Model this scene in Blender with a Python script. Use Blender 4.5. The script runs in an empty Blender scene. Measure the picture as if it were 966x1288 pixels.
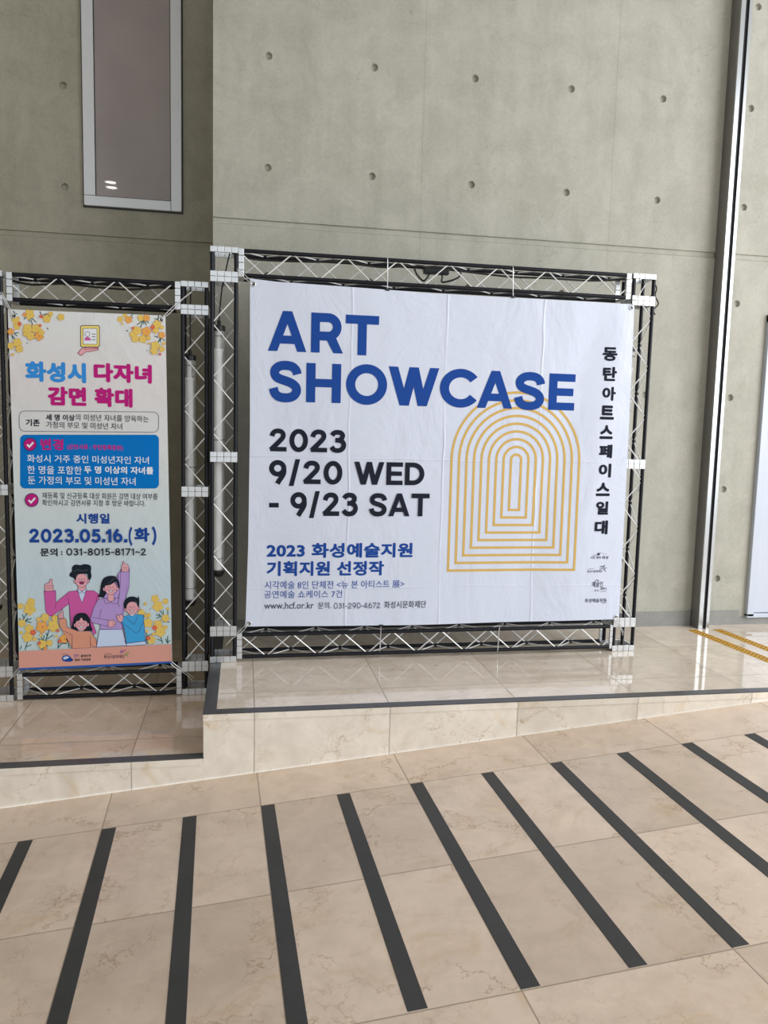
import bpy, bmesh, math, random
from mathutils import Vector, Matrix
random.seed(7)
SC = bpy.context.scene
COL = SC.collection

# ------------------------------------------------------------------ camera
EYE = 1.2616                                   # eye height above the upper platform (z = 0)
F, PITCH, ROLL, YAW = 975.26, 0.10755, 0.024774, -0.179963
cy, sy = math.cos(YAW), math.sin(YAW); cp, sp = math.cos(PITCH), math.sin(PITCH)
cr, sr = math.cos(ROLL), math.sin(ROLL)
_f0 = Vector((-sy, cy, 0)); _r0 = Vector((cy, sy, 0)); _u0 = Vector((0, 0, 1))
FW = _f0 * cp - _u0 * sp; _u1 = _u0 * cp + _f0 * sp
RT = _r0 * cr + _u1 * sr; UP = _u1 * cr - _r0 * sr
cam = bpy.data.cameras.new('camera'); cam.sensor_fit = 'VERTICAL'; cam.sensor_height = 36
cam.lens = F / 1288 * 36; cam.clip_start = .05; cam.clip_end = 200
camo = bpy.data.objects.new('camera', cam); COL.objects.link(camo)
M = Matrix((RT, UP, -FW)).transposed().to_4x4(); M.translation = Vector((0, 0, EYE))
camo.matrix_world = M; SC.camera = camo

# ------------------------------------------------------------------ light
SC.view_settings.view_transform = 'Standard'; SC.view_settings.look = 'None'
SC.view_settings.gamma = 1; SC.view_settings.use_curve_mapping = False
SC.view_settings.exposure = 0.0
W = bpy.data.worlds.new('sky'); SC.world = W; W.use_nodes = True
bg = W.node_tree.nodes['Background']; bg.inputs[0].default_value = (.88, .94, 1, 1); bg.inputs[1].default_value = 1.25


def area(name, loc, target, sx, sy_, power, col):
    l = bpy.data.lights.new(name, 'AREA'); l.shape = 'RECTANGLE'; l.size = sx; l.size_y = sy_
    l.energy = power; l.color = col
    o = bpy.data.objects.new(name, l); COL.objects.link(o); o.location = loc
    o.rotation_euler = (Vector(target) - Vector(loc)).to_track_quat('-Z', 'Y').to_euler()
    return o


area('daylight', (6.8, 0.4, 2.9), (2.2, 4.2, 0.6), 4.6, 4.2, 330, (.97, .985, 1))

# ------------------------------------------------------------------ helpers
HALL = 5.6                                     # ceiling height


def on_plane(u, v, y):
    """point where the sight line through a photo pixel meets the upright plane at depth y -> (x, z)"""
    d = FW + RT * ((u - 483) / F) - UP * ((v - 644) / F)
    t = y / d.y
    return (d.x * t, EYE + d.z * t)


def lin(c):
    c = c / 255
    return c / 12.92 if c <= .04045 else ((c + .055) / 1.055) ** 2.4


def rgb(r, g, b): return (lin(r), lin(g), lin(b), 1)


def wloc(o):
    v = Vector((0, 0, 0))
    while o: v = v + o.location; o = o.parent
    return v


class MB:
    def __init__(s): s.v = []; s.f = []; s.m = []; s.mats = []

    def mi(s, mat):
        if mat not in s.mats: s.mats.append(mat)
        return s.mats.index(mat)

    def add(s, vs, fs, mat):
        n = len(s.v); k = s.mi(mat); s.v += [tuple(v) for v in vs]
        for f in fs: s.f.append(tuple(i + n for i in f)); s.m.append(k)

    def box(s, a, b, mat, bev=0):
        x0, y0, z0 = a; x1, y1, z1 = b
        if bev <= 0:
            s.add([(x0, y0, z0), (x1, y0, z0), (x1, y1, z0), (x0, y1, z0), (x0, y0, z1), (x1, y0, z1), (x1, y1, z1), (x0, y1, z1)],
                  [(0, 3, 2, 1), (4, 5, 6, 7), (0, 1, 5, 4), (1, 2, 6, 5), (2, 3, 7, 6), (3, 0, 4, 7)], mat)
            return
        bm = bmesh.new(); bmesh.ops.create_cube(bm, size=1)
        for v in bm.verts:
            v.co = Vector(((x0 + x1) / 2 + v.co.x * (x1 - x0), (y0 + y1) / 2 + v.co.y * (y1 - y0), (z0 + z1) / 2 + v.co.z * (z1 - z0)))
        bmesh.ops.bevel(bm, geom=bm.edges[:], offset=bev, segments=2, affect='EDGES', profile=.5)
        bm.verts.index_update()
        s.add([v.co[:] for v in bm.verts], [[v.index for v in f.verts] for f in bm.faces], mat); bm.free()

    def tube(s, pts, r, mat, n=8, cap=True, radii=None):
        pts = [Vector(p) for p in pts]; N = len(pts); vs = []; fs = []
        t0 = (pts[1] - pts[0]).normalized()
        a = t0.cross(Vector((0, 0, 1)))
        if a.length < .1: a = t0.cross(Vector((0, 1, 0)))
        a.normalize()
        for i, p in enumerate(pts):
            t = (pts[min(i + 1, N - 1)] - pts[max(i - 1, 0)]).normalized()
            a = (a - t * a.dot(t)).normalized(); b = t.cross(a)
            rr = radii[i] if radii else r
            for k in range(n):
                w = 2 * math.pi * k / n
                vs.append(p + (a * math.cos(w) + b * math.sin(w)) * rr)
        for i in range(N - 1):
            for k in range(n):
                k2 = (k + 1) % n
                fs.append((i * n + k, i * n + k2, (i + 1) * n + k2, (i + 1) * n + k))
        if cap: fs.append(tuple(range(n))[::-1]); fs.append(tuple((N - 1) * n + k for k in range(n)))
        s.add(vs, fs, mat)

    def lathe(s, c, prof, mat, n=16):
        """upright turned shape: prof = [(radius, z)]"""
        x, y = c
        N = len(prof); vs = [(x + max(r, .0004) * math.cos(2 * math.pi * k / n), y + max(r, .0004) * math.sin(2 * math.pi * k / n), z) for r, z in prof for k in range(n)]
        up = prof[-1][1] > prof[0][1]; fs = []
        for i in range(N - 1):
            for k in range(n):
                k2 = (k + 1) % n; q = (i * n + k, i * n + k2, (i + 1) * n + k2, (i + 1) * n + k); fs.append(q if up else q[::-1])
        if prof[0][0] < .006: fs.append(tuple(range(n))[::-1] if up else tuple(range(n)))
        if prof[-1][0] < .006: q = tuple((N - 1) * n + k for k in range(n)); fs.append(q if up else q[::-1])
        s.add(vs, fs, mat)

    def build(s, name, parent=None, smooth=False, loc=None):
        me = bpy.data.meshes.new(name); off = wloc(parent) if parent else Vector(loc or (0, 0, 0))
        me.from_pydata([tuple(Vector(v) - off) for v in s.v], [], s.f)
        for m in s.mats: me.materials.append(m)
        me.polygons.foreach_set('material_index', s.m)
        if smooth:
            me.polygons.foreach_set('use_smooth', [True] * len(me.polygons))
            try: me.set_sharp_from_angle(angle=math.radians(40))
            except Exception: pass
        me.update()
        o = bpy.data.objects.new(name, me); COL.objects.link(o)
        if parent: o.parent = parent
        elif loc: o.location = loc
        return o


def tag(o, label, cat, group=None):
    o['label'] = label; o['category'] = cat
    if group: o['group'] = group
    return o


def empty(name, loc, label, cat, group=None):
    o = bpy.data.objects.new(name, None); COL.objects.link(o); o.location = loc
    o.empty_display_size = .1
    return tag(o, label, cat, group)


def struct(o):
    o['kind'] = 'structure'; return o


# ------------------------------------------------------------------ materials
class NT:
    def __init__(s, name, rough=.5, spec=.5, metal=0.0, coat=0.0):
        s.m = bpy.data.materials.new(name); s.m.use_nodes = True; s.t = s.m.node_tree
        s.b = s.t.nodes['Principled BSDF']
        s.b.inputs['Roughness'].default_value = rough; s.b.inputs['Metallic'].default_value = metal
        s.b.inputs['Specular IOR Level'].default_value = spec; s.b.inputs['Coat Weight'].default_value = coat

    def n(s, typ, **kw):
        x = s.t.nodes.new(typ)
        for k, v in kw.items():
            if k.startswith('_'): setattr(x, k[1:], v)
        return x

    def link(s, a, b): s.t.links.new(a, b)

    def set(s, inp, v):
        if hasattr(v, 'is_output') or isinstance(v, bpy.types.NodeSocket): s.link(v, inp)
        else: inp.default_value = v

    def math(s, op, a, b=0.0, c=None, clamp=False):
        x = s.n('ShaderNodeMath', _operation=op); x.use_clamp = clamp
        s.set(x.inputs[0], a); s.set(x.inputs[1], b)
        if c is not None: s.set(x.inputs[2], c)
        return x.outputs[0]

    def pos(s):
        return s.n('ShaderNodeNewGeometry').outputs['Position']

    def sep(s, v):
        x = s.n('ShaderNodeSeparateXYZ'); s.link(v, x.inputs[0]); return x.outputs

    def comb(s, x, y, z):
        c = s.n('ShaderNodeCombineXYZ')
        for i, v in enumerate((x, y, z)): s.set(c.inputs[i], v)
        return c.outputs[0]

    def vscale(s, v, k):
        x = s.n('ShaderNodeMapping'); s.link(v, x.inputs[0]); x.inputs['Scale'].default_value = k; return x.outputs[0]

    def noise(s, v, scale, detail=4, rough=.5, dist=0.0):
        x = s.n('ShaderNodeTexNoise'); s.link(v, x.inputs['Vector']); x.inputs['Scale'].default_value = scale
        x.inputs['Detail'].default_value = detail; x.inputs['Roughness'].default_value = rough
        x.inputs['Distortion'].default_value = dist
        return x.outputs['Fac']

    def ramp(s, f, stops, interp='LINEAR'):
        x = s.n('ShaderNodeValToRGB'); s.link(f, x.inputs[0]); e = x.color_ramp; e.interpolation = interp
        while len(e.elements) < len(stops): e.elements.new(.5)
        for k, (p, c) in enumerate(stops): e.elements[k].position = p; e.elements[k].color = c if len(c) == 4 else (*c, 1)
        return x.outputs[0]

    def mix(s, f, a, b, mode='MIX'):
        x = s.n('ShaderNodeMix', _data_type='RGBA', _blend_type=mode)
        s.set(x.inputs[0], f); s.set(x.inputs[6], a); s.set(x.inputs[7], b)
        return x.outputs[2]

    def color(s, c): s.set(s.b.inputs['Base Color'], c); return s

    def rough(s, c): s.set(s.b.inputs['Roughness'], c); return s

    def bump(s, h, strength=.3, dist=.01):
        x = s.n('ShaderNodeBump'); s.link(h, x.inputs['Height']); x.inputs['Strength'].default_value = strength
        x.inputs['Distance'].default_value = dist; s.link(x.outputs[0], s.b.inputs['Normal']); return s


def g(v): return (v, v, v, 1)


def plain(name, c, rough=.5, metal=0, spec=.5, coat=0, var=.06, scale=40):
    t = NT(name, rough, spec, metal, coat)
    n = t.noise(t.pos(), scale, 3)
    d = tuple(x * (1 - var) for x in c[:3]) + (1,); l = tuple(min(1, x * (1 + var)) for x in c[:3]) + (1,)
    t.color(t.mix(n, d, l)); return t.m


def concrete(name, base, seams=(), tone=1.0):
    t = NT(name, .72, .3); p = t.pos(); x, y, z = t.sep(p)
    big = t.noise(p, 1.1, 5, .6); mid = t.noise(p, 5, 6, .65, .6); fine = t.noise(p, 70, 3, .7)
    stre = t.noise(t.vscale(p, (7, 7, .8)), 1.5, 5, .6)
    b = [c * tone for c in base[:3]]
    dk = (b[0] * .70, b[1] * .70, b[2] * .67, 1); lt = (b[0] * 1.14, b[1] * 1.14, b[2] * 1.16, 1)
    c = t.mix(t.ramp(mid, [(.38, g(0)), (.62, g(1))]), dk, lt)
    c = t.mix(.38, c, t.mix(t.ramp(big, [(.35, g(0)), (.65, g(1))]), (b[0] * .86, b[1] * .88, b[2] * .84, 1), (b[0] * 1.08, b[1] * 1.06, b[2] * 1.03, 1)))
    c = t.mix(.3, c, t.mix(t.ramp(stre, [(.35, g(0)), (.65, g(1))]), dk, lt))
    c = t.mix(.34, c, t.mix(fine, (b[0] * .55, b[1] * .55, b[2] * .55, 1), (b[0] * 1.42, b[1] * 1.42, b[2] * 1.42, 1)))
    # small air holes left by the pour
    vo = t.n('ShaderNodeTexVoronoi'); t.link(p, vo.inputs['Vector']); vo.inputs['Scale'].default_value = 16
    pit = t.math('MULTIPLY', t.ramp(vo.outputs['Distance'], [(.03, g(1)), (.07, g(0))]), t.ramp(t.noise(p, 2.3, 3), [(.52, g(0)), (.62, g(1))]))
    c = t.mix(t.math('MULTIPLY', pit, .6), c, (b[0] * .4, b[1] * .4, b[2] * .4, 1))
    h = t.math('SUBTRACT', t.math('MULTIPLY', fine, .25), pit)
    for sx in seams:
        wob = t.math('MULTIPLY', t.math('SUBTRACT', t.noise(p, 9, 2), .5), .012)
        d = t.math('ABSOLUTE', t.math('SUBTRACT', t.math('ADD', x, wob), sx))
        ln = t.ramp(d, [(.0015, g(1)), (.004, g(0))])
        c = t.mix(t.math('MULTIPLY', ln, .38), c, (b[0] * .45, b[1] * .45, b[2] * .45, 1))
    # hairline cracks
    mk = t.n('ShaderNodeTexVoronoi', _feature='DISTANCE_TO_EDGE'); wv = t.n('ShaderNodeVectorMath', _operation='ADD')
    nz = t.n('ShaderNodeTexNoise'); t.link(p, nz.inputs['Vector']); nz.inputs['Scale'].default_value = 3; nz.inputs['Detail'].default_value = 6
    t.link(p, wv.inputs[0]); t.link(nz.outputs['Color'], wv.inputs[1]); t.link(wv.outputs[0], mk.inputs['Vector']); mk.inputs['Scale'].default_value = .9
    cr_ = t.math('MULTIPLY', t.ramp(mk.outputs['Distance'], [(.001, g(1)), (.004, g(0))]), t.ramp(t.noise(p, 1.7, 2), [(.55, g(0)), (.6, g(1))]))
    c = t.mix(t.math('MULTIPLY', cr_, .35), c, (b[0] * .4, b[1] * .4, b[2] * .4, 1))
    t.color(c); t.bump(h, .35, .004)
    return t.m


def marble(name, base, x0, sx, y0, sy_, rough, shear=0.0, veins=.5, plane='xy', jw=.0016, spec=.5, warm=1.0):
    """polished cream stone in big tiles; joints at x0+k*sx, y0+k*sy"""
    t = NT(name, rough, spec); p = t.pos(); X, Y, Z = t.sep(p)
    a = X; b = Y if plane == 'xy' else Z
    if shear: a = t.math('ADD', a, t.math('MULTIPLY', t.math('SUBTRACT', Y, 3.05), shear))
    def cell(q, q0, s): return t.math('DIVIDE', t.math('SUBTRACT', q, q0), s)
    ca = cell(a, x0, sx); cb = cell(b, y0, sy_) if sy_ else None
    ia = t.math('FLOOR', ca); ib = t.math('FLOOR', cb) if sy_ else 0.0
    wn = t.n('ShaderNodeTexWhiteNoise'); t.link(t.comb(ia, ib, 1.7), wn.inputs['Vector'])
    shift = t.n('ShaderNodeVectorMath', _operation='MULTIPLY_ADD'); t.link(wn.outputs['Color'], shift.inputs[0])
    shift.inputs[1].default_value = (23, 17, 31); t.link(p, shift.inputs[2]); q = shift.outputs[0]
    B = base[:3]
    def k(f, gg=1.0): return (B[0] * f, B[1] * f * gg, B[2] * f * gg * gg, 1)
    cloud = t.noise(q, 2.6, 7, .62, 1.2); cl2 = t.noise(q, 9, 6, .6, .8); fine = t.noise(q, 60, 4, .7)
    c = t.mix(t.ramp(cloud, [(.3, g(0)), (.7, g(1))]), k(.80, .97), k(1.1, 1.005))
    c = t.mix(.35, c, t.mix(t.ramp(cl2, [(.35, g(0)), (.65, g(1))]), k(.78, .97), k(1.14)))
    c = t.mix(.15, c, t.mix(fine, k(.75), k(1.2)))
    # rusty patches and crack-like veins
    rust = t.math('MULTIPLY', t.ramp(t.noise(q, 3.1, 6, .7, 1.5), [(.56, g(0)), (.72, g(1))]), .8 * veins)
    c = t.mix(rust, c, (B[0] * .80, B[1] * .68, B[2] * .48, 1))
    nz = t.n('ShaderNodeTexNoise'); t.link(q, nz.inputs['Vector']); nz.inputs['Scale'].default_value = 4; nz.inputs['Detail'].default_value = 8; nz.inputs['Roughness'].default_value = .65
    wv = t.n('ShaderNodeVectorMath', _operation='MULTIPLY_ADD'); t.link(nz.outputs['Color'], wv.inputs[0]); wv.inputs[1].default_value = (.55, .55, .55); t.link(q, wv.inputs[2])
    for sc_, w_, am, lo in ((2.2, .014, 1.0, .44), (4.5, .016, .7, .47)):
        vo = t.n('ShaderNodeTexVoronoi', _feature='DISTANCE_TO_EDGE'); t.link(wv.outputs[0], vo.inputs['Vector']); vo.inputs['Scale'].default_value = sc_
        msk = t.ramp(t.noise(q, 3.3, 4, .6), [(lo, g(0)), (lo + .14, g(1))])
        v = t.math('MULTIPLY', t.ramp(vo.outputs['Distance'], [(0, g(1)), (w_, g(0))]), msk)
        c = t.mix(t.math('MULTIPLY', v, am * veins), c, (B[0] * .52, B[1] * .40, B[2] * .27, 1))
    # a slightly different tone for every slab
    c = t.mix(1.0, c, t.ramp(wn.outputs['Value'], [(0, (.86, .85, .835)), (1, (1.05, 1.05, 1.05))]), 'MULTIPLY')
    def line(cc, s):
        f = t.math('ABSOLUTE', t.math('SUBTRACT', t.math('FRACT', t.math('ADD', cc, .5)), .5))
        return t.ramp(t.math('MULTIPLY', f, s), [(jw * .6, g(1)), (jw * 1.3, g(0))])
    L = line(ca, sx)
    if sy_: L = t.math('MAXIMUM', L, line(cb, sy_))
    c = t.mix(t.math('MULTIPLY', L, .75), c, (B[0] * .24, B[1] * .21, B[2] * .18, 1))
    t.color(c)
    rr = t.math('ADD', rough, t.math('MULTIPLY', t.noise(q, 30, 3), rough * .5)); t.rough(t.math('ADD', rr, t.math('MULTIPLY', L, .4)))
    t.bump(t.math('MULTIPLY', L, -1.0), .3, .002)
    return t.m


def slate(name, base, rough=.45, spots=True):
    t = NT(name, rough, .4); p = t.pos()
    n = t.noise(p, 90, 4, .7); m = t.noise(p, 6, 4, .6)
    b = base[:3]
    c = t.mix(n, tuple(x * .75 for x in b) + (1,), tuple(x * 1.3 for x in b) + (1,))
    c = t.mix(.4, c, t.mix(t.ramp(m, [(.35, g(0)), (.65, g(1))]), tuple(x * .8 for x in b) + (1,), tuple(x * 1.2 for x in b) + (1,)))
    if spots:
        vo = t.n('ShaderNodeTexVoronoi'); t.link(p, vo.inputs['Vector']); vo.inputs['Scale'].default_value = 5.5
        s_ = t.math('MULTIPLY', t.ramp(vo.outputs['Distance'], [(.05, g(1)), (.08, g(0))]), t.ramp(t.noise(p, 3, 2), [(.5, g(0)), (.56, g(1))]))
        c = t.mix(t.math('MULTIPLY', s_, .7), c, tuple(x * .25 for x in b) + (1,))
    t.color(c); t.bump(n, .15, .002); return t.m


def fabric(name, c, folds_x=(), folds_z=(), tint=None, rough=.42):
    """printed vinyl cloth with packing creases"""
    t = NT(name, rough, .35); p = t.pos(); X, Y, Z = t.sep(p)
    n = t.noise(t.vscale(p, (1.5, 1, 1)), 2.2, 5, .55, .7); fine = t.noise(p, 8, 5, .6, .8)
    h = t.math('ADD', t.math('MULTIPLY', n, .7), t.math('MULTIPLY', fine, .035))
    for k, fx in enumerate(folds_x):
        wob = t.math('MULTIPLY', t.math('SUBTRACT', t.noise(p, 2.5 + k, 2), .5), .03)
        d = t.math('ABSOLUTE', t.math('SUBTRACT', t.math('ADD', X, wob), fx))
        amp = t.ramp(t.noise(p, 1.7 + .4 * k, 2), [(.35, g(.25)), (.6, g(1))])
        h = t.math('ADD', h, t.math('MULTIPLY', t.math('MULTIPLY', t.ramp(d, [(0, g(1)), (.008, g(0))]), amp), .16))
    for k, fz in enumerate(folds_z):
        d = t.math('ABSOLUTE', t.math('SUBTRACT', t.math('ADD', Z, t.math('MULTIPLY', t.math('SUBTRACT', t.noise(p, 2, 2), .5), .03)), fz))
        amp = t.ramp(t.noise(p, 2.2, 2), [(.4, g(.1)), (.6, g(1))])
        h = t.math('ADD', h, t.math('MULTIPLY', t.math('MULTIPLY', t.ramp(d, [(0, g(1)), (.007, g(0))]), amp), .10))
    cc = c
    if tint:
        stops = [((z - tint[0][0]) / (tint[-1][0] - tint[0][0]), col) for z, col in tint]
        f = t.math('DIVIDE', t.math('SUBTRACT', Z, tint[0][0]), tint[-1][0] - tint[0][0], clamp=True)
        cc = t.ramp(f, stops)
    t.color(cc); t.bump(h, .55, .03); return t.m


MC_main = concrete('board_marked_concrete', rgb(178, 176, 165), seams=(1.02, 2.213))
MC_side = concrete('recess_concrete', rgb(170, 166, 151))
MC_base = concrete('base_concrete', rgb(150, 149, 146))
MC_ceil = plain('painted_ceiling', rgb(215, 214, 210), .8, var=.02, scale=3)
CREAM = rgb(228, 208, 189)
M_plat = marble('polished_cream_marble', rgb(233, 220, 205), .051, .6125, 3.613, .551, .032, veins=.55)
M_low = marble('polished_cream_marble_lower', CREAM, -.483, .6, 3.603, .6, .04, veins=.6)
M_ramp = marble('honed_cream_marble', CREAM, .0745, .6195, 3.05 - .6167 * 5, .6167, .24, shear=.034, veins=.8)
M_riser = marble('riser_marble', rgb(242, 234, 222), .051, .6125, 0, 0,   .3, veins=.9, plane='xz')
M_riserl = marble('riser_marble_lower', rgb(242, 234, 222), -.475, .6125, 0, 0,   .3, veins=1.0, plane='xz')
M_slate = slate('grey_slate', rgb(80, 80, 83), .35, False)
M_strip = slate('black_granite', rgb(62, 62, 62), .55)
M_black = plain('black_enamel', rgb(17, 19, 28), .42, 0, .3, var=.1, scale=15)
M_silver = plain('bright_aluminium', rgb(215, 218, 220), .32, .75, var=.08, scale=30)
M_rod = plain('plated_rod', rgb(236, 237, 238), .35, .2, var=.04)
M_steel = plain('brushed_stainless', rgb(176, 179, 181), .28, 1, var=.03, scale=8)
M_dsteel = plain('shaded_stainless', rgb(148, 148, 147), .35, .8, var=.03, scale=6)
M_groove = plain('black_gasket', rgb(18, 19, 26), .6)
M_rubber = plain('black_rubber', rgb(22, 22, 24), .45)
M_white = plain('white_paint', rgb(196, 203, 216), .3, var=.015, scale=4)
M_winframe = plain('anodised_frame', rgb(222, 225, 229), .4, .3, var=.03)
M_yellow = plain('tactile_yellow', rgb(222, 172, 40), .5, var=.2, scale=50)
M_tape = plain('tactile_brown', rgb(150, 105, 40), .6, var=.2, scale=50)


def clear_mat():
    t = NT('clear_acrylic', .08, .5); t.b.inputs['Base Color'].default_value = rgb(228, 230, 230)
    t.b.inputs['Alpha'].default_value = .25
    n = t.noise(t.pos(), 25, 2); t.rough(t.math('ADD', .06, t.math('MULTIPLY', n, .08))); return t.m


M_clear = clear_mat()
M_tubew = plain('frosted_tube', rgb(244, 245, 245), .35, var=.01)


def pane_mat():
    """figured glass: fine diamond pattern under a smooth clear face"""
    t = NT('figured_glass', .35, .5, coat=.55); t.b.inputs['Coat Roughness'].default_value = .015
    p = t.pos(); x, y, z = t.sep(p)
    u = t.math('ADD', x, z); v = t.math('SUBTRACT', x, z)
    def tri(q): return t.math('ABSOLUTE', t.math('SUBTRACT', t.math('FRACT', t.math('DIVIDE', q, .0235)), .5))
    h = t.math('MINIMUM', tri(u), tri(v))
    n = t.noise(p, 2.2, 3)
    c = t.mix(t.ramp(n, [(.3, g(0)), (.7, g(1))]), rgb(150, 141, 139), rgb(168, 158, 154))
    c = t.mix(t.ramp(h, [(.02, g(.35)), (.09, g(0))]), c, rgb(122, 114, 112))
    t.color(c); t.bump(h, .25, .004); return t.m


M_pane = pane_mat()


def ink(name, c, rough=.85): return plain(name, c, rough, spec=.12, var=.02, scale=8)


I_blue = ink('royal_blue_ink', rgb(35, 75, 154)); I_black = ink('black_ink', rgb(36, 40, 52)); I_gold = ink('gold_ink', rgb(214, 178, 102))
I_mid = ink('thin_blue_ink', rgb(72, 98, 168)); I_grey = ink('grey_ink', rgb(66, 72, 92)); I_sky = ink('sky_blue_ink', rgb(58, 146, 226))
I_mag = ink('magenta_ink', rgb(190, 36, 128)); I_panel = ink('panel_blue_ink', rgb(8, 118, 200)); I_white = ink('white_ink', rgb(236, 240, 245))
I_pink = ink('pink_ink', rgb(208, 96, 168)); I_skin = ink('skin_ink', rgb(232, 172, 180)); I_hair = ink('hair_ink', rgb(32, 40, 50))
I_lilac = ink('lilac_ink', rgb(184, 156, 216)); I_pale = ink('pale_blue_ink', rgb(204, 220, 248)); I_cyan = ink('cyan_ink', rgb(68, 168, 228))
I_orange = ink('apricot_ink', rgb(222, 156, 130)); I_line = ink('plum_line_ink', rgb(74, 46, 92)); I_salmon = ink('salmon_ink', rgb(222, 162, 148))
I_yel = ink('petal_yellow_ink', rgb(232, 202, 106)); I_oran = ink('petal_orange_ink', rgb(236, 176, 92)); I_red = ink('petal_red_ink', rgb(226, 108, 84))
I_stem = ink('stem_teal_ink', rgb(44, 98, 92)); I_mouth = ink('mouth_ink', rgb(140, 50, 84)); I_cream = ink('cream_ink', rgb(236, 218, 120))
I_box = ink('outline_box_ink', rgb(100, 106, 120)); I_dk = ink('caption_ink', rgb(58, 64, 74)); I_green = ink('logo_green_ink', rgb(120, 160, 96))
I_tip = ink('hem_blue_ink', rgb(56, 98, 176)); I_teal = ink('logo_purple_ink', rgb(110, 90, 180))

# ------------------------------------------------------------------ room shell
WY, LY, CX = 4.637, 5.295, -.18                # main wall plane, recessed wall plane, corner


def pierced(mb, xs, zs, y, holes, mat, r=.022, depth=.02, lip=.0):
    """upright wall face (looking towards -y) gridded round the tie holes; each hole a shallow round recess"""
    XS = sorted(set(xs + [h[0] + s * .045 for h in holes for s in (-1, 1)]))
    ZS = sorted(set(zs + [h[1] + s * .045 for h in holes for s in (-1, 1)]))
    hs = {(round(h[0], 3), round(h[1], 3)) for h in holes}
    for i in range(len(XS) - 1):
        for j in range(len(ZS) - 1):
            a, b, c, d = XS[i], XS[i + 1], ZS[j], ZS[j + 1]
            mx, mz = round((a + b) / 2, 3), round((c + d) / 2, 3)
            if (mx, mz) in hs and abs(b - a - .09) < 1e-4:
                N = 16; sq = []; ci = []; bt = []
                for k in range(N):
                    w = 2 * math.pi * (k + .5) / N; cx_, sz = math.cos(w), math.sin(w)
                    m = .045 / max(abs(cx_), abs(sz))
                    sq.append((mx + cx_ * m, y, mz + sz * m)); ci.append((mx + cx_ * r, y, mz + sz * r))
                    bt.append((mx + cx_ * r * .8, y + depth, mz + sz * r * .8))
                # squared ring needs its true corners
                cor = [(b, y, d), (a, y, d), (a, y, c), (b, y, c)]
                vs = sq + ci + bt + cor; fs = []
                for k in range(N):
                    k2 = (k + 1) % N
                    q = [k, N + k, N + k2, k2]
                    if k % 4 == 1: q = [k, N + k, N + k2, k2, 3 * N + k // 4]
                    fs.append(q); fs.append([N + k, 2 * N + k, 2 * N + k2, N + k2])
                fs.append([2 * N + k for k in range(N)][::-1])
                mb.add(vs, fs, mat)
            else:
                mb.add([(a, y, c), (b, y, c), (b, y, d), (a, y, d)], [(0, 1, 2, 3)], mat)


def wall_face(mb, x0, x1, y, zb, zt, holes, mat, gz=(2.388, 2.427), gd=.012):
    lo = [h for h in holes if h[1] < gz[0]]; hi = [h for h in holes if h[1] > gz[1]]
    pierced(mb, [x0, x1], [zb, gz[0]], y, lo, mat); pierced(mb, [x0, x1], [gz[1], zt], y, hi, mat)
    a, b = gz
    mb.add([(x0, y, a), (x1, y, a), (x1, y + gd, a + .010), (x0, y + gd, a + .010), (x1, y + gd, b - .003), (x0, y + gd, b - .003), (x1, y, b), (x0, y, b)],
           [(0, 1, 2, 3), (3, 2, 4, 5), (5, 4, 6, 7)], mat)


hx = [.123 + .6 * i for i in range(9)]; hz = [.316 + .6 * k for k in range(9)]
mb = MB(); wall_face(mb, CX, 6.2, WY, -.35, HALL, [(x, z) for x in hx for z in hz if not (x > 3.3 and x < 4.6 and z < 2.2)], MC_main)
mb.box((CX, WY + .03, -.35), (6.2, WY + .3, HALL), MC_main)
mb.add([(CX, WY, -.35), (CX, WY, HALL), (CX, LY + .1, HALL), (CX, LY + .1, -.35)], [(0, 1, 2, 3)], MC_main)
struct(mb.build('wall_back'))
mb = MB(); wall_face(mb, -5.0, CX + .2, LY, -.5, HALL, [(-1.106 - .6 * i, .916 + .6 * k - .009) for i in range(5) for k in range(7)], MC_side)
mb.box((-5.0, LY + .03, -.5), (CX + .2, LY + .3, HALL), MC_side)
struct(mb.build('wall_recess'))
mb = MB(); mb.box((-5.2, -7, -1.2), (-5.0, LY + .3, HALL), MC_side); struct(mb.build('shade_wall_left'))  # unseen side wall, added to block light and keep the recess darker
mb = MB(); mb.box((-5.2, -7.5, HALL), (6.2, LY + .3, HALL + .3), MC_ceil); struct(mb.build('ceiling'))
mb = MB(); mb.box((CX + .002, WY - .006, 0), (2.94, WY + .01, .098), MC_base); mb.box((3.02, WY - .006, 0), (3.30, WY + .01, .098), MC_base); mb.box((3.30, WY - .006, 0), (6.2, WY + .01, .05), MC_base)
struct(mb.build('baseboard_back'))

ED = 3.362                                     # front edge of both platforms
RZ = lambda x: -.2878 + .09137 * min(x, 3.15)
LOW = -.1996
PX = -.172
mb = MB(); mb.box((PX + .058, ED + .052, -.03), (6.2, WY + .05, 0), M_plat); struct(mb.build('floor'))
mb = MB(); mb.box((-5.0, ED + .052, LOW - .03), (PX + .01, LY + .05, LOW), M_low); struct(mb.build('floor_lower'))
mb = MB()
mb.add([(-5, -8, RZ(-5)), (3.15, -8, 0), (3.15, ED, 0), (-5, ED, RZ(-5)), (6.2, -8, 0), (6.2, ED, 0)], [(0, 1, 2, 3), (1, 4, 5, 2)], M_ramp)
struct(mb.build('floor_ramp'))
mb = MB(); mb.box((PX, ED, -.005), (6.2, ED + .052, 0), M_slate); mb.box((PX, ED + .052, -.03), (PX + .058, WY, 0), M_slate); struct(mb.build('trim_1'))
mb = MB(); mb.box((-5, ED, LOW - .005), (PX + .004, ED + .052, LOW), M_slate); struct(mb.build('trim_2'))
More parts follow.
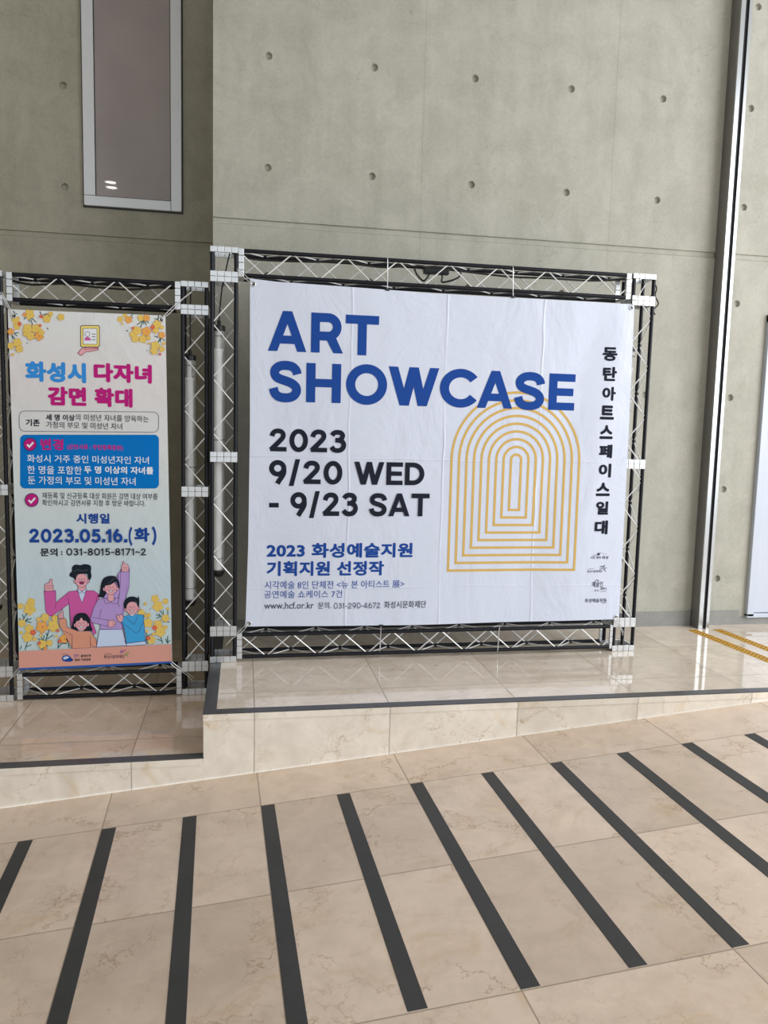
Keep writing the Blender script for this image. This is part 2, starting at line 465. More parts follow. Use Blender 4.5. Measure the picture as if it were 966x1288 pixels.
# risers: thin nosing course above tall facing slabs
mb = MB(); mb.box((PX + .002, ED + .004, -.8), (6.2, ED + .05, -.03), M_riser); mb.box((PX + .001, ED - .001, -.034), (6.2, ED + .05, -.005), M_riser)
mb.box((PX + .001, ED + .05, -.8), (PX + .05, WY, -.02), M_riser); struct(mb.build('trim_3'))
mb = MB(); mb.box((-5, ED + .004, -.9), (PX + .002, ED + .05, LOW - .03), M_riserl); mb.box((-5, ED - .001, LOW - .034), (PX + .001, ED + .05, LOW - .005), M_riserl); struct(mb.build('trim_4'))

# black inlaid strips of the ramp, each raised a hair
n_strip = 0
WORDS = ['leftmost black anti-slip strip, half cut by the left photo edge', 'second black anti-slip strip from the left, below the family poster',
         'third black anti-slip strip from the left, below the step between platforms', 'fourth black anti-slip strip from the left, starting below the left edge of the wide banner',
         'fifth black anti-slip strip from the left, starting below the web address line', 'sixth black anti-slip strip from the left, in the middle of the ramp',
         'seventh black anti-slip strip from the left, starting below the left side of the gold arch', 'eighth black anti-slip strip from the left, starting below the right side of the gold arch',
         'third black anti-slip strip from the right edge, cut by the photo edge', 'second black anti-slip strip from the right edge, short in view',
         'last black anti-slip strip, small sliver at the right photo edge']
for i in range(11):
    xl = .0755 + .3095 * (i - 3)
    mb = MB(); a, b = 3.046, 1.822
    def P(x, y, dz): return (x + .034 * (3.05 - y), y, RZ(x + .034 * (3.05 - y)) + dz)
    c = [(xl, a), (xl + .054, a), (xl + .054, b), (xl, b)]
    v = [P(x, y, -.004) for x, y in c] + [P(x, y, .0005) for x, y in c] + [P(x + dx, y + dy, .0015) for (x, y), dx, dy in zip(c, (.001, -.001, -.001, .001), (-.001, -.001, .001, .001))]
    f = [(4, 5, 1, 0), (5, 6, 2, 1), (6, 7, 3, 2), (7, 4, 0, 3), (4, 8, 9, 5), (5, 9, 10, 6), (6, 10, 11, 7), (7, 11, 8, 4), (8, 11, 10, 9)]
    mb.add(v, f, M_strip)
    tag(mb.build('anti_slip_strip', loc=(xl, (a + b) / 2, RZ(xl))), WORDS[i], 'floor strip', 'black strips across the marble ramp')

# steel column at the end of the main wall
mb = MB(); x0, x1, yf = 2.943, 3.019, 4.537
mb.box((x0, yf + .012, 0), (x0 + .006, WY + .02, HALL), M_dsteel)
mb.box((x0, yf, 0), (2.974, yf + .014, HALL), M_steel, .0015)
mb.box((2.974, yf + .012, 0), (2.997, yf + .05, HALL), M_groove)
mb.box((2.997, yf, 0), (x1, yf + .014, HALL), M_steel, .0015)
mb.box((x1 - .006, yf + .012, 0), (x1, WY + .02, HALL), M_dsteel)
struct(mb.build('trim_5'))

# white steel door at the far right
d = empty('door_1', (3.85, WY, 0), 'x', 'door'); del d['label'], d['category']; struct(d)
mb = MB(); zt = 2.056; a, b = 3.345, 4.45
mb.box((a, WY - .03, .058), (a + .05, WY + .03, zt), M_white, .003); mb.box((b - .05, WY - .03, .058), (b, WY + .03, zt), M_white, .003)
mb.box((a, WY - .03, zt - .05), (b, WY + .03, zt + .001), M_white, .003); mb.box((a, WY - .03, .05), (b, WY + .03, .078), M_white, .003)
struct(mb.build('door_frame', d))
mb = MB(); mb.box((a + .054, WY - .02, .082), (b - .054, WY + .02, zt - .054), M_white, .004); struct(mb.build('door_panel', d))
mb = MB(); hxp, hzp = 3.52, .99
mb.tube([(hxp, WY - .02, hzp), (hxp, WY - .028, hzp)], .035, M_steel, 20); mb.tube([(hxp, WY - .028, hzp), (hxp, WY - .06, hzp)], .011, M_steel, 12)
mb.tube([(hxp, WY - .06, hzp), (hxp + .06, WY - .064, hzp), (hxp + .12, WY - .06, hzp)], .010, M_steel, 12); struct(mb.build('door_handle', d, True))

# tall window of the recessed wall
w = empty('window_1', (-.69, LY, 2.6), 'x', 'window'); del w['label'], w['category']; struct(w)
x0, x1, z0, z1 = -.990, -.399, 2.600, 4.9
mb = MB(); yb, yf = LY + .004, LY - .028
mb.box((x0, yf, z0 + .062), (x0 + .068, yb, z1), M_winframe, .003); mb.box((x1 - .066, yf, z0), (x1, yb, z1), M_winframe, .003)
mb.box((x0, yf, z0), (x1 - .067, yb, z0 + .06), M_winframe, .003); mb.box((x0 + .068, yf, z1 - .06), (x1 - .066, yb, z1), M_winframe, .003)
mb.box((x0 - .008, LY - .006, z0 - .008), (x1 + .008, LY + .004, z1 + .008), M_rubber); struct(mb.build('window_frame', w))
mb = MB(); mb.box((x0 + .066, LY - .014, z0 + .058), (x1 - .064, LY - .008, z1 - .058), M_pane); struct(mb.build('window_pane', w))
mb = MB()
for xx in (x0 + .068, x1 - .070): mb.box((xx, LY - .02, z0 + .06), (xx + .004, LY - .008, z1 - .06), M_rubber)
mb.box((x0 + .068, LY - .02, z0 + .060), (x1 - .066, LY - .008, z0 + .064), M_rubber); struct(mb.build('window_seal', w))


def lamp_mat():
    t = NT('lit_diffuser', .5); t.b.inputs['Emission Color'].default_value = (1, .97, .92, 1); t.b.inputs['Emission Strength'].default_value = 40
    t.b.inputs['Base Color'].default_value = g(.8); return t.m


M_lit = lamp_mat()

for u, v in ((139, 229), (140.5, 235.5)):      # two downlights, seen mirrored low in the window
    dd = FW + RT * ((u - 483) / F) - UP * ((v - 644) / F); tt = (HALL - EYE) / dd.z
    cxp, cyp = dd.x * tt, 2 * (LY - .014) - dd.y * tt
    o = bpy.data.objects.new('ceiling_light', None); COL.objects.link(o); o.location = (cxp, cyp, HALL); struct(o)
    mb = MB(); mb.lathe((cxp, cyp), [(.105, HALL + .01), (.12, HALL - .006), (.10, HALL - .008), (.095, HALL + .005)], M_white, 24); struct(mb.build('lamp_ring', o, True))
    mb = MB(); mb.tube([(cxp, cyp, HALL - .004), (cxp, cyp, HALL - .001)], .096, M_lit, 24); struct(mb.build('diffuser', o))

# ------------------------------------------------------------------ tactile strips on the platform
for pts, lab in (([(2.855, 4.522), (2.925, 4.518), (2.990, 3.80), (2.915, 3.80)], 'yellow dashed tactile strip nearer the steel column and the front edge'),
                 ([(3.035, 4.520), (3.098, 4.516), (3.158, 3.80), (3.083, 3.80)], 'yellow dashed tactile strip nearer the white door')):
    mb = MB(); A, B, C_, D_ = [Vector((x, y, 0)) for x, y in pts]
    mb.add([(*p[:2], .0) for p in (A, B, C_, D_)] + [(*p[:2], .0015) for p in (A, B, C_, D_)], [(4, 7, 6, 5), (0, 1, 5, 4), (1, 2, 6, 5), (2, 3, 7, 6), (3, 0, 4, 7)], M_yellow)
    n = 26
    for k in range(n):
        for q in (0.12, .56):
            t0, t1 = (k + .18) / n, (k + .62) / n
            def Q(s, t, h): p = (A.lerp(B, s)).lerp(D_.lerp(C_, s), t); return (p.x, p.y, h)
            vs = [Q(q, t0 + .006, .0014), Q(q + .32, t0 - .004, .0014), Q(q + .32, t1 - .004, .0014), Q(q, t1 + .006, .0014)]
            vs += [(x, y, .0035) for x, y, z in vs]
            mb.add(vs, [(4, 7, 6, 5), (0, 1, 5, 4), (1, 2, 6, 5), (2, 3, 7, 6), (3, 0, 4, 7)], M_tape)
    tag(mb.build('tactile_strip', loc=((A.x + B.x) / 2, A.y, 0)), lab, 'tactile paving', 'yellow tactile strips on the upper platform')

# ------------------------------------------------------------------ box-truss banner stands
CR, RR = .0105, .0034                          # chord and brace radii


def flange(x0, x1, y0, y1, z0, z1, axis, parent):
    """square coupling ring made of four square cleats a side"""
    mb = MB(); n = 4; t = .013; gp = .0013
    if axis == 'z':
        for k in range(n):
            a = x0 + (x1 - x0) * k / n + gp; b = x0 + (x1 - x0) * (k + 1) / n - gp
            mb.box((a, y0, z0), (b, y0 + t, z1), M_silver, .0012); mb.box((a, y1 - t, z0), (b, y1, z1), M_silver, .0012)
            if k: pass
            a = y0 + t + (y1 - y0 - 2 * t) * k / n + gp; b = y0 + t + (y1 - y0 - 2 * t) * (k + 1) / n - gp
            mb.box((x0, a, z0), (x0 + t, b, z1), M_silver, .0012); mb.box((x1 - t, a, z0), (x1, b, z1), M_silver, .0012)
        zm = (z0 + z1) / 2; h = (z1 - z0) * .3
        mb.box((x0 + .004, y0 + .004, zm - h), (x1 - .004, y0 + t - .002, zm + h), M_dsteel)
        mb.box((x0 + .004, y1 - t + .002, zm - h), (x1 - .004, y1 - .004, zm + h), M_dsteel)
        mb.box((x0 + .004, y0 + t, zm - h), (x0 + t - .002, y1 - t, zm + h), M_dsteel); mb.box((x1 - t + .002, y0 + t, zm - h), (x1 - .004, y1 - t, zm + h), M_dsteel)
    else:
        for k in range(n):
            a = z0 + (z1 - z0) * k / n + gp; b = z0 + (z1 - z0) * (k + 1) / n - gp
            mb.box((x0, y0, a), (x1, y0 + t, b), M_silver, .0012); mb.box((x0, y1 - t, a), (x1, y1, b), M_silver, .0012)
            a = y0 + t + (y1 - y0 - 2 * t) * k / n + gp; b = y0 + t + (y1 - y0 - 2 * t) * (k + 1) / n - gp
            mb.box((x0, a, z0), (x1, b, z0 + t), M_silver, .0012); mb.box((x0, a, z1 - t), (x1, b, z1), M_silver, .0012)
        xm = (x0 + x1) / 2; h = (x1 - x0) * .3
        mb.box((xm - h, y0 + .004, z0 + .004), (xm + h, y0 + t - .002, z1 - .004), M_dsteel); mb.box((xm - h, y1 - t + .002, z0 + .004), (xm + h, y1 - .004, z1 - .004), M_dsteel)
        mb.box((xm - h, y0 + t, z0 + .004), (xm + h, y1 - t, z0 + t - .002), M_dsteel); mb.box((xm - h, y0 + t, z1 - t + .002), (xm + h, y1 - t, z1 - .004), M_dsteel)
    mb.build('coupling_plate', parent)


PER = .2755


def zig(mb, fn, s0, s1, ph):
    """zigzag rod between two chords; fn(side, s) -> point; side-0 bends at ph + k*PER"""
    k = math.floor((s0 - ph) / (PER / 2)); pts = []
    s = ph + k * PER / 2; side = k % 2
    P0 = None
    seg = []
    while s < s1 + PER:
        seg.append((side, s)); s += PER / 2; side = 1 - side
    for (sa, a), (sb, b) in zip(seg, seg[1:]):
        lo, hi = max(a, s0), min(b, s1)
        if hi - lo < .02: continue
        def q(v):
            t = (v - a) / (b - a); return Vector(fn(sa, a)).lerp(Vector(fn(sb, b)), t)
        p, r = q(lo), q(hi)
        mb.tube([p, r], RR, M_rod, 6)


def post(root, x0, x1, y0, y1, zb, zt, rings, spans):
    mb = MB()
    for x in (x0 + CR, x1 - CR):
        for y in (y0 + CR, y1 - CR): mb.tube([(x, y, zb + .002), (x, y, zt - .002)], CR, M_black, 14)
    o = mb.build('post', root, True)
    for a, b in rings: flange(x0, x1, y0, y1, a, b, 'z', o)
    mb = MB(); xa, xb, ya, yb = x0 + CR, x1 - CR, y0 + CR, y1 - CR
    for lo, hi, ph in spans:
        zig(mb, lambda s, z: ((xa, xb)[s], ya, z), lo, hi, ph)
        zig(mb, lambda s, z: ((xa, xb)[s], yb, z), lo, hi, ph + PER / 2)
        zig(mb, lambda s, z: (xa, (ya, yb)[s], z), lo, hi, ph); zig(mb, lambda s, z: (xb, (ya, yb)[s], z), lo, hi, ph + PER / 2)
    mb.build('bracing', o, True)
    return o


def beam(root, x0, x1, y0, y1, zb, zt, fl, fr, ph):
    mb = MB()
    for z in (zb + CR, zt - CR):
        for y in (y0 + CR, y1 - CR): mb.tube([(x0, y, z), (x1, y, z)], CR, M_black, 14)
    o = mb.build('crossbeam', root, True)
    flange(*fl, y0, y1, zb, zt, 'x', o); flange(*fr, y0, y1, zb, zt, 'x', o)
    mb = MB(); za, zc, ya, yb = zb + CR, zt - CR, y0 + CR, y1 - CR
    zig(mb, lambda s, x: (x, ya, (za, zc)[s]), x0, x1, ph); zig(mb, lambda s, x: (x, yb, (za, zc)[s]), x0, x1, ph + PER / 2)
    zig(mb, lambda s, x: (x, (ya, yb)[s], za), x0, x1, ph); zig(mb, lambda s, x: (x, (ya, yb)[s], zc), x0, x1, ph + PER / 2)
    mb.build('bracing', o, True)


# wide stand on the upper platform
BY = 4.10; D = .142
S1 = empty('banner_stand', (1.04, BY + D / 2, 0), 'wide black box-truss stand holding the art showcase banner on the upper platform', 'banner stand')
ring = [(2.122, 2.150), (2.004, 2.030), (1.977, 2.003), (1.094, 1.120), (1.067, 1.0935), (.172, .198), (.144, .1715), (.001, .034)]
ringR = ring
for a, b in ((-.174, -.034), (2.117, 2.257)):
    post(S1, a, b, BY, BY + D, .001, 2.149, ring, [(1.12, 1.977, 1.772), (.198, 1.067, .859)])
phx = on_plane(402, 340, BY)[0]
beam(S1, -.006, 2.079, BY, BY + D, 2.006, 2.148, (-.033, -.006), (2.079, 2.106), phx)
beam(S1, -.006, 2.099, BY, BY + D, .017, .158, (-.033, -.006), (2.099, 2.116), phx + .02)
# narrow stand on the lower platform
SY = 4.18
S2 = empty('banner_stand', (-.75, SY + D / 2, LOW), 'narrow black box-truss stand holding the family poster on the lower platform', 'banner stand')
ring2 = [(1.957, 1.985), (1.844, 1.868), (1.818, 1.843), (.906, .932), (.878, .9055), (-.039, -.012), (-.068, -.0395), (LOW + .001, -.165)]
for a, b in ((-1.313, -1.173), (-.324, -.184)):
    post(S2, a, b, SY, SY + D, LOW + .001, 1.984, ring2, [(.932, 1.818, 1.336), (-.012, .878, .93 - .117)])
beam(S2, -1.129, -.352, SY, SY + D, 1.839, 1.981, (-1.156, -1.129), (-.352, -.325), -1.05)
beam(S2, -1.129, -.352, SY, SY + D, -.193, -.052, (-1.156, -1.129), (-.352, -.325), -1.0)


# ------------------------------------------------------------------ tube lamps hanging inside the posts
def tube_lamp(x, y, ztop, zbot, hang, lab, cx_off=.01):
    o = empty('tube_lamp', (x, y, zbot), lab, 'lamp', 'clear tube lamps hung inside the truss posts')
    R = .0305
    mb = MB(); mb.lathe((x, y), [(.002, ztop + .026), (.0085, ztop + .024), (.0105, ztop + .008), (.009, ztop + .006), (.010, ztop), (.0265, ztop - .002), (R + .001, ztop - .006), (R + .001, ztop - .030), (.002, ztop - .0305)], M_rubber, 20)
    for z in (ztop - .024, ): pass
    mb.build('end_cap', o, True)
    mb = MB(); mb.lathe((x, y), [(.002, zbot - .003), (.016, zbot), (.025, zbot + .010), (R + .001, zbot + .022), (R + .001, zbot + .034), (.002, zbot + .0345)], M_rubber, 20)
    mb.build('end_cap', o, True)
    mb = MB(); mb.lathe((x, y), [(R, zbot + .035), (R, ztop - .031)], M_clear, 20); mb.build('clear_sleeve', o, True)
    mb = MB(); zj = ztop - .135
    mb.lathe((x - .004, y), [(.002, zbot + .036), (.0225, zbot + .038), (.0225, zj), (.027, zj + .002), (.027, zj + .014), (.0125, zj + .016), (.0125, ztop - .032), (.002, ztop - .0315)], M_tubew, 18); mb.build('light_tube', o, True)
    for z in (ztop - .058, ztop - .59, zbot + .10):
        mb = MB(); mb.tube([(x + (R + .001) * math.cos(w), y + (R + .001) * math.sin(w), z) for w in [k * math.pi / 10 for k in range(21)]], .0014, M_rubber, 5); mb.build('binding_ring', o, True)
    mb = MB(); mb.tube([(x, y, ztop + .02), (x + .002, y, ztop + .06), (x + cx_off * .3, y, (ztop + hang) / 2), (x + cx_off, y, hang - .03), (x + cx_off * 1.2, y - .01, hang)], .0036, M_rubber, 8)
    mb.build('cable', o, True)


ly = BY + D / 2
x_, zt_ = on_plane(275.5, 409, ly); _, zb_ = on_plane(275, 725, ly)
tube_lamp(x_, ly, zt_, zb_, 2.13, 'clear tube lamp hanging in the left post of the wide stand, topmost of the lamps', .045)
ly2 = SY + D / 2
x_, zt_ = on_plane(239, 446, ly2); _, zb_ = on_plane(238.5, 762, ly2)
tube_lamp(x_, ly2, zt_, zb_, 1.965, 'clear tube lamp hanging in the right post of the narrow stand, between the two banners', .004)
tube_lamp(-1.268, ly2, 1.60, .262, 1.965, 'tube lamp in the leftmost post, its black end cap showing at the left photo edge', .004)
tube_lamp(2.155, ly, 1.76, .50, 2.13, 'tube lamp in the right post of the wide stand, half behind the banner edge', .004)


def cable(pts, r=.004, sub=6):
    """smooth cable through points"""
    P = [Vector(p) for p in pts]; out = []
    for i in range(len(P) - 1):
        p0, p1, p2, p3 = P[max(i - 1, 0)], P[i], P[i + 1], P[min(i + 2, len(P) - 1)]
        for k in range(sub):
            t = k / sub
            out.append(.5 * ((2 * p1) + (p2 - p0) * t + (2 * p0 - 5 * p1 + 4 * p2 - p3) * t * t + (3 * p1 - p0 - 3 * p2 + p3) * t ** 3))
    out.append(P[-1]); return out


def U(u, v, y): x, z = on_plane(u, v, y); return (x, y, z)


ym = BY + .085
# driver box hung in the top beam with two cable loops
drv = empty('lamp_driver', U(552, 345, ym), 'black power driver box strapped inside the top beam above the banner, with looped leads', 'power supply')
a, b = on_plane(533, 338, ym), on_plane(564, 349, ym)
mb = MB(); mb.box((a[0], ym - .02, b[1] + .012), (b[0], ym + .02, a[1] + .01), M_rubber, .004); mb.box((a[0] + .01, ym - .022, b[1] + .016), (b[0] - .01, ym - .0195, b[1] + .022), M_black); mb.build('case', drv)
for (u0, v0), (u1, v1), (u2, v2) in (((521, 337), (532, 353), (540, 345)), ((556, 341), (557, 355), (580, 340))):
    mb = MB(); mb.tube(cable([U(u0, v0, ym), U((u0 * 2 + u1) / 3, (v0 + 2 * v1) / 3 - 2, ym), U(u1, v1, ym), U(u2 - 4, (v1 + v2) / 2 + 2, ym), U(u2, v2, ym)]), .005, M_rubber, 8); mb.build('lead', drv, True)
mb = MB(); yy = BY + .10
mb.tube(cable([U(292, 318, yy), U(320, 326, yy), U(380, 329, yy), U(430, 330, yy), U(480, 336, yy), U(521, 335, yy), U(580, 341, yy), U(640, 348, yy), U(690, 350, yy), U(740, 353, yy), U(775, 352, yy), U(790, 350, yy)]), .0055, M_rubber, 8)
tag(mb.build('power_cable', None, True), 'black power cable running along inside the top beam of the wide stand', 'cable')
mb = MB(); yy = SY + .10
mb.tube(cable([U(12, 352, yy), U(40, 358, yy), U(80, 357, yy), U(120, 361, yy), U(160, 364, yy), U(195, 362, yy), U(225, 360, yy)]), .0055, M_rubber, 8)
tag(mb.build('power_cable', None, True), 'black power cable running along inside the top beam of the narrow stand', 'cable')
mb = MB(); yy = BY + .16
mb.tube(cable([U(823, 356, yy), U(826, 363, yy), U(824, 372, yy), U(828, 382, yy), U(822, 390, yy), U(824, 396, yy)]), .004, M_rubber, 8)
mb.tube(cable([U(815, 352, BY + .08), U(820, 352, BY + .12), U(823, 356, yy)]), .004, M_rubber, 8)
tag(mb.build('power_cable', None, True), 'short black cable end dangling behind the top right corner of the wide stand', 'cable')


# ------------------------------------------------------------------ banners
class Sheet:
    """a hung printed cloth: surface y = Y + ripple, prints ride a hair in front of it"""
    def __init__(s, root, Y, left, right, bot, top, ripple):
        s.root, s.Y, s.ripple = root, Y, ripple; s.left, s.right, s.bot, s.top = left, right, bot, top

    def y(s, x, z): return s.Y + s.ripple(x, z)

    def cloth(s, mat, nx, nz, back):
        mb = MB(); vs = []
        def bl(u, w):
            # Coons patch from the four edges
            L, Rr, B, T = Vector(s.left(w)), Vector(s.right(w)), Vector(s.bot(u)), Vector(s.top(u))
            c00, c10, c01, c11 = Vector(s.left(0)), Vector(s.right(0)), Vector(s.left(1)), Vector(s.right(1))
            return L * (1 - u) + Rr * u + B * (1 - w) + T * w - (c00 * (1 - u) * (1 - w) + c10 * u * (1 - w) + c01 * (1 - u) * w + c11 * u * w)
        for j in range(nz + 1):
            for i in range(nx + 1):
                p = bl(i / nx, j / nz); vs.append((p.x, s.y(p.x, p.y), p.y))
        n = len(vs); vs += [(x, y + .0012, z) for x, y, z in vs]; fs = []
        for j in range(nz):
            for i in range(nx):
                a = j * (nx + 1) + i; fs.append((a, a + 1, a + nx + 2, a + nx + 1)); fs.append((n + a, n + a + nx + 1, n + a + nx + 2, n + a + 1))
        per = [i for i in range(nx + 1)] + [j * (nx + 1) + nx for j in range(1, nz + 1)] + [nz * (nx + 1) + i for i in range(nx - 1, -1, -1)] + [j * (nx + 1) for j in range(nz - 1, 0, -1)]
        for a, b in zip(per, per[1:] + per[:1]): fs.append((a, n + a, n + b, b))
        mb.add(vs, fs, mat); return mb.build('cloth', s.root, True)


class Ink:
    def __init__(s, sheet, base=.0010, step=.00012): s.sh = sheet; s.base = base; s.step = step; s.items = []; s.k = 0

    def poly(s, pts, mat, lift=True):
        if lift: s.k += 1
        s.items.append((s.k, [pts], mat)); return s

    def polys(s, ps, mat, lift=True):
        if lift: s.k += 1
        for i, q in enumerate(ps): s.items.append((s.k + i * .00001 / s.step, [q], mat))
        return s

    def layers(s, groups, mat):
        s.k += 1
        for i, ps in enumerate(groups): s.items.append((s.k + i * .00002 / s.step, ps, mat))
        return s

    def px(s, pts): return [on_plane(u, v, s.sh.Y) for u, v in pts]

    def stroke(s, pts, w, mat, closed=False, lift=True):
        if lift: s.k += 1
        s.items.append((s.k, stroke_quads(pts, w, closed), mat)); return s

    def build(s, name, parent=None, cut=.08):
        bm = bmesh.new(); mats = []
        for k, ps, mat in s.items:
            if mat not in mats: mats.append(mat)
            mi = mats.index(mat)
            for pts in ps:
                try: f = bm.faces.new([bm.verts.new((x, -k * s.step, z)) for x, z in pts])
                except ValueError: continue
                f.material_index = mi
        ng = [f for f in bm.faces if len(f.verts) > 4]
        if ng: bmesh.ops.triangulate(bm, faces=ng)
        xs = [v.co.x for v in bm.verts]; zs = [v.co.z for v in bm.verts]
        for ax, lo, hi in ((0, min(xs), max(xs)), (2, min(zs), max(zs))):
            c = math.ceil(lo / cut) * cut
            while c < hi:
                co = [0, 0, 0]; no = [0, 0, 0]; co[ax] = c; no[ax] = 1
                bmesh.ops.bisect_plane(bm, geom=bm.verts[:] + bm.edges[:] + bm.faces[:], plane_co=co, plane_no=no); c += cut
        off = wloc(parent or s.sh.root)
        for v in bm.verts:
            v.co = Vector((v.co.x, s.sh.y(v.co.x, v.co.z) - s.base + v.co.y, v.co.z)) - off
        bm.normal_update()
        for f in bm.faces:
            if f.normal.y > 0: f.normal_flip()
        me = bpy.data.meshes.new(name); bm.to_mesh(me); bm.free()
        for m in mats: me.materials.append(m)
        o = bpy.data.objects.new(name, me); COL.objects.link(o); o.parent = parent or s.sh.root
        return o


def stroke_quads(pts, w, closed=False):
    P = []
    for p in pts:
        if not P or (Vector(p) - P[-1]).length > 1e-5: P.append(Vector((p[0], p[1])))
    n = len(P); h = w / 2; L = []; R = []
    for i in range(n):
        a = P[i - 1] if (i > 0 or closed) else None; b = P[(i + 1) % n] if (i < n - 1 or closed) else None
        if a is None: t = (b - P[i]).normalized(); m = Vector((-t.y, t.x)); k = 1
        elif b is None: t = (P[i] - a).normalized(); m = Vector((-t.y, t.x)); k = 1
        else:
            t1 = (P[i] - a).normalized(); t2 = (b - P[i]).normalized(); n1 = Vector((-t1.y, t1.x)); n2 = Vector((-t2.y, t2.x))
            m = n1 + n2
            if m.length < 1e-4: m = n1
            m.normalize(); k = 1 / max(.45, m.dot(n1))
        L.append(tuple(P[i] + m * h * k)); R.append(tuple(P[i] - m * h * k))
    out = []
    for i in range(n if closed else n - 1):
        j = (i + 1) % n; out.append([L[i], L[j], R[j], R[i]])
    return out


def arc(cx_, cz, rx, rz, a0, a1, n=28):
    return [(cx_ + rx * math.cos(math.radians(a0 + (a1 - a0) * k / n)), cz + rz * math.sin(math.radians(a0 + (a1 - a0) * k / n))) for k in range(n + 1)]


def spl(pts, sub=6): return [(p.x, p.y) for p in cable([(x, y, 0) for x, y in pts], sub=sub)]


# geometric sans capitals and figures, cap height 1: list of polygons per glyph
def glyph(ch, w):
    h = w / 2; S = stroke_quads; R = lambda a, b, c, d: [(a, b), (c, b), (c, d), (a, d)]
    if ch == 'A':
        k = .225 * w / .215
        return [[(0, 0), (k, 0), (.375 + k, 1), (.375, 1)], [(.75 + k, 0), (.75, 0), (.375, 1), (.375 + k, 1)], [(.2, .19), (.775 + k - .225, .19), (.70 + k - .225, .19 + w * .9), (.275, .19 + w * .9)]]
    if ch == 'R':
        return [R(0, 0, w, 1)] + S([(h, 1 - h)] + [(.44, 1 - h)] + arc(.44, .655, .345 - h, .345 - h, 90, -90) + [(h, .31 + h)], w) + [[(.585, 0), (.835, 0), (.63, .42), (.385, .36)]]
    if ch == 'T': return [R(0, 1 - w * .97, .84, 1), R(.42 - h, 0, .42 + h, 1)]
    if ch == 'S':
        return S(spl([(.715, .685), (.68, .79), (.58, .873), (.42, .90), (.26, .875), (.155, .79), (.14, .69), (.19, .605), (.29, .555), (.44, .51), (.58, .455), (.68, .37), (.70, .26), (.64, .16), (.54, .108), (.40, .092), (.25, .118), (.15, .2), (.105, .33)]), w)
    if ch == 'H': return [R(0, 0, w, 1), R(.86 - w, 0, .86, 1), R(0, .5 - h * .93, .86, .5 + h * .93)]
    if ch == 'O': return S(arc(.5, .5, .515 - h, .515 - h, 0, 360, 56)[:-1], w, True)
    if ch == 'W':
        k = w * 1.06
        return [[(.30, 0), (.30 + k, 0), (k, 1), (0, 1)], [(.30, 0), (.30 + k, 0), (.685 + k * .5 - .03, 1), (.685 - k * .5 - .03, 1)], [(1.01 - k, 0), (1.01, 0), (.655 + k * .5, 1), (.655 - k * .5, 1)], [(1.01 - k, 0), (1.01, 0), (1.31, 1), (1.31 - k, 1)]]
    if ch == 'C': return S(arc(.5, .5, .515 - h, .515 - h, 36, 324, 44), w)
    if ch == 'E': return [R(0, 0, w, 1), R(0, 0, .72, w * .93), R(0, .5 - h * .92, .68, .5 + h * .92), R(0, 1 - w * .93, .72, 1)]
    if ch == 'D': return [R(0, 0, w, 1)] + S([(h, 1 - h), (.36, 1 - h)] + arc(.36, .5, .5 - h, .5 - h, 90, -90) + [(h, h)], w)
    if ch == '2': return S(spl([(.105, .67), (.15, .80), (.25, .885), (.38, .905), (.51, .87), (.585, .77), (.58, .65), (.52, .55), (.43, .45), (.30, .31)]) + [(.06, .07)], w) + [R(.03, 0, .74, w * .95)]
    if ch == '0': return S(arc(.40, .5, .40 - h, .515 - h, 0, 360, 48)[:-1], w, True)
    if ch == '3': return S(spl([(.09, .76), (.18, .87), (.33, .907), (.48, .875), (.555, .77), (.52, .65), (.42, .565), (.30, .55)]), w) + S(spl([(.24, .55), (.40, .545), (.54, .49), (.605, .38), (.59, .235), (.49, .125), (.34, .09), (.18, .125), (.075, .25)]), w)
    if ch == '9':
        return S(arc(.37, .655, .36 - h, .355 - h, 0, 360, 40)[:-1], w, True) + S(spl([(.63, .60), (.62, .45), (.55, .30), (.45, .15), (.36, -.005)]), w)
    if ch == '/': return [[(0, -.1), (w * .95, -.1), (.40 + w * .3, 1.06), (.40 - w * .65, 1.06)]]
    if ch == '1': return [R(.16, 0, .16 + w, 1), [(.16 + w * .5, 1), (-.02, .80), (-.02, .80 - w), (.16 + w * .5, 1 - w * 1.02)]]
    if ch == '4': return [R(.42, 0, .42 + w, 1), R(0, .2, .74, .2 + w * .9), [(0, .2 + w * .5), (w * 1.15, .2 + w * .5), (.42 + w * .6, 1), (.42 - w * .1, 1)]]
    if ch == '5': return [R(.10, 1 - w * .93, .64, 1), [(.10, 1), (.10 + w, 1), (.07 + w, .45), (.07, .45)]] + S(spl([(.09, .50), (.22, .585), (.36, .595), (.50, .54), (.585, .42), (.59, .29), (.53, .17), (.41, .10), (.27, .095), (.15, .14), (.06, .24)]), w)
    if ch == '6': return [[(.74 - a, 1 - b) for a, b in q] for q in glyph('9', w)]
    if ch == '7': return [R(0, 1 - w * .95, .70, 1), [(.12, 0), (.12 + w * 1.08, 0), (.70, 1 - w * .6), (.70 - w * 1.1, 1 - w * .6)]]
    if ch == '8': return S(arc(.36, .735, .315 - h, .27 - h, 0, 360, 32)[:-1], w, True) + S(arc(.36, .275, .36 - h, .29 - h, 0, 360, 36)[:-1], w, True)
    if ch == '.': return [R(0, 0, w * 1.15, w * 1.15)]
    if ch == ':': return [R(0, .08, w * 1.1, .08 + w * 1.1), R(0, .55, w * 1.1, .55 + w * 1.1)]
    if ch == '(': return S(arc(.62, .42, .56, .66, 125, 235, 16), w * .85)
    if ch == ')': return S(arc(-.30, .42, .56, .66, 55, -55, 16), w * .85)
    if ch == '~': return S(spl([(0, .40), (.10, .50), (.22, .50), (.36, .41), (.48, .40), (.58, .50)]), w * .85)
    if ch == '-': return [R(0, .34, .42, .34 + w * .95)]
    return []


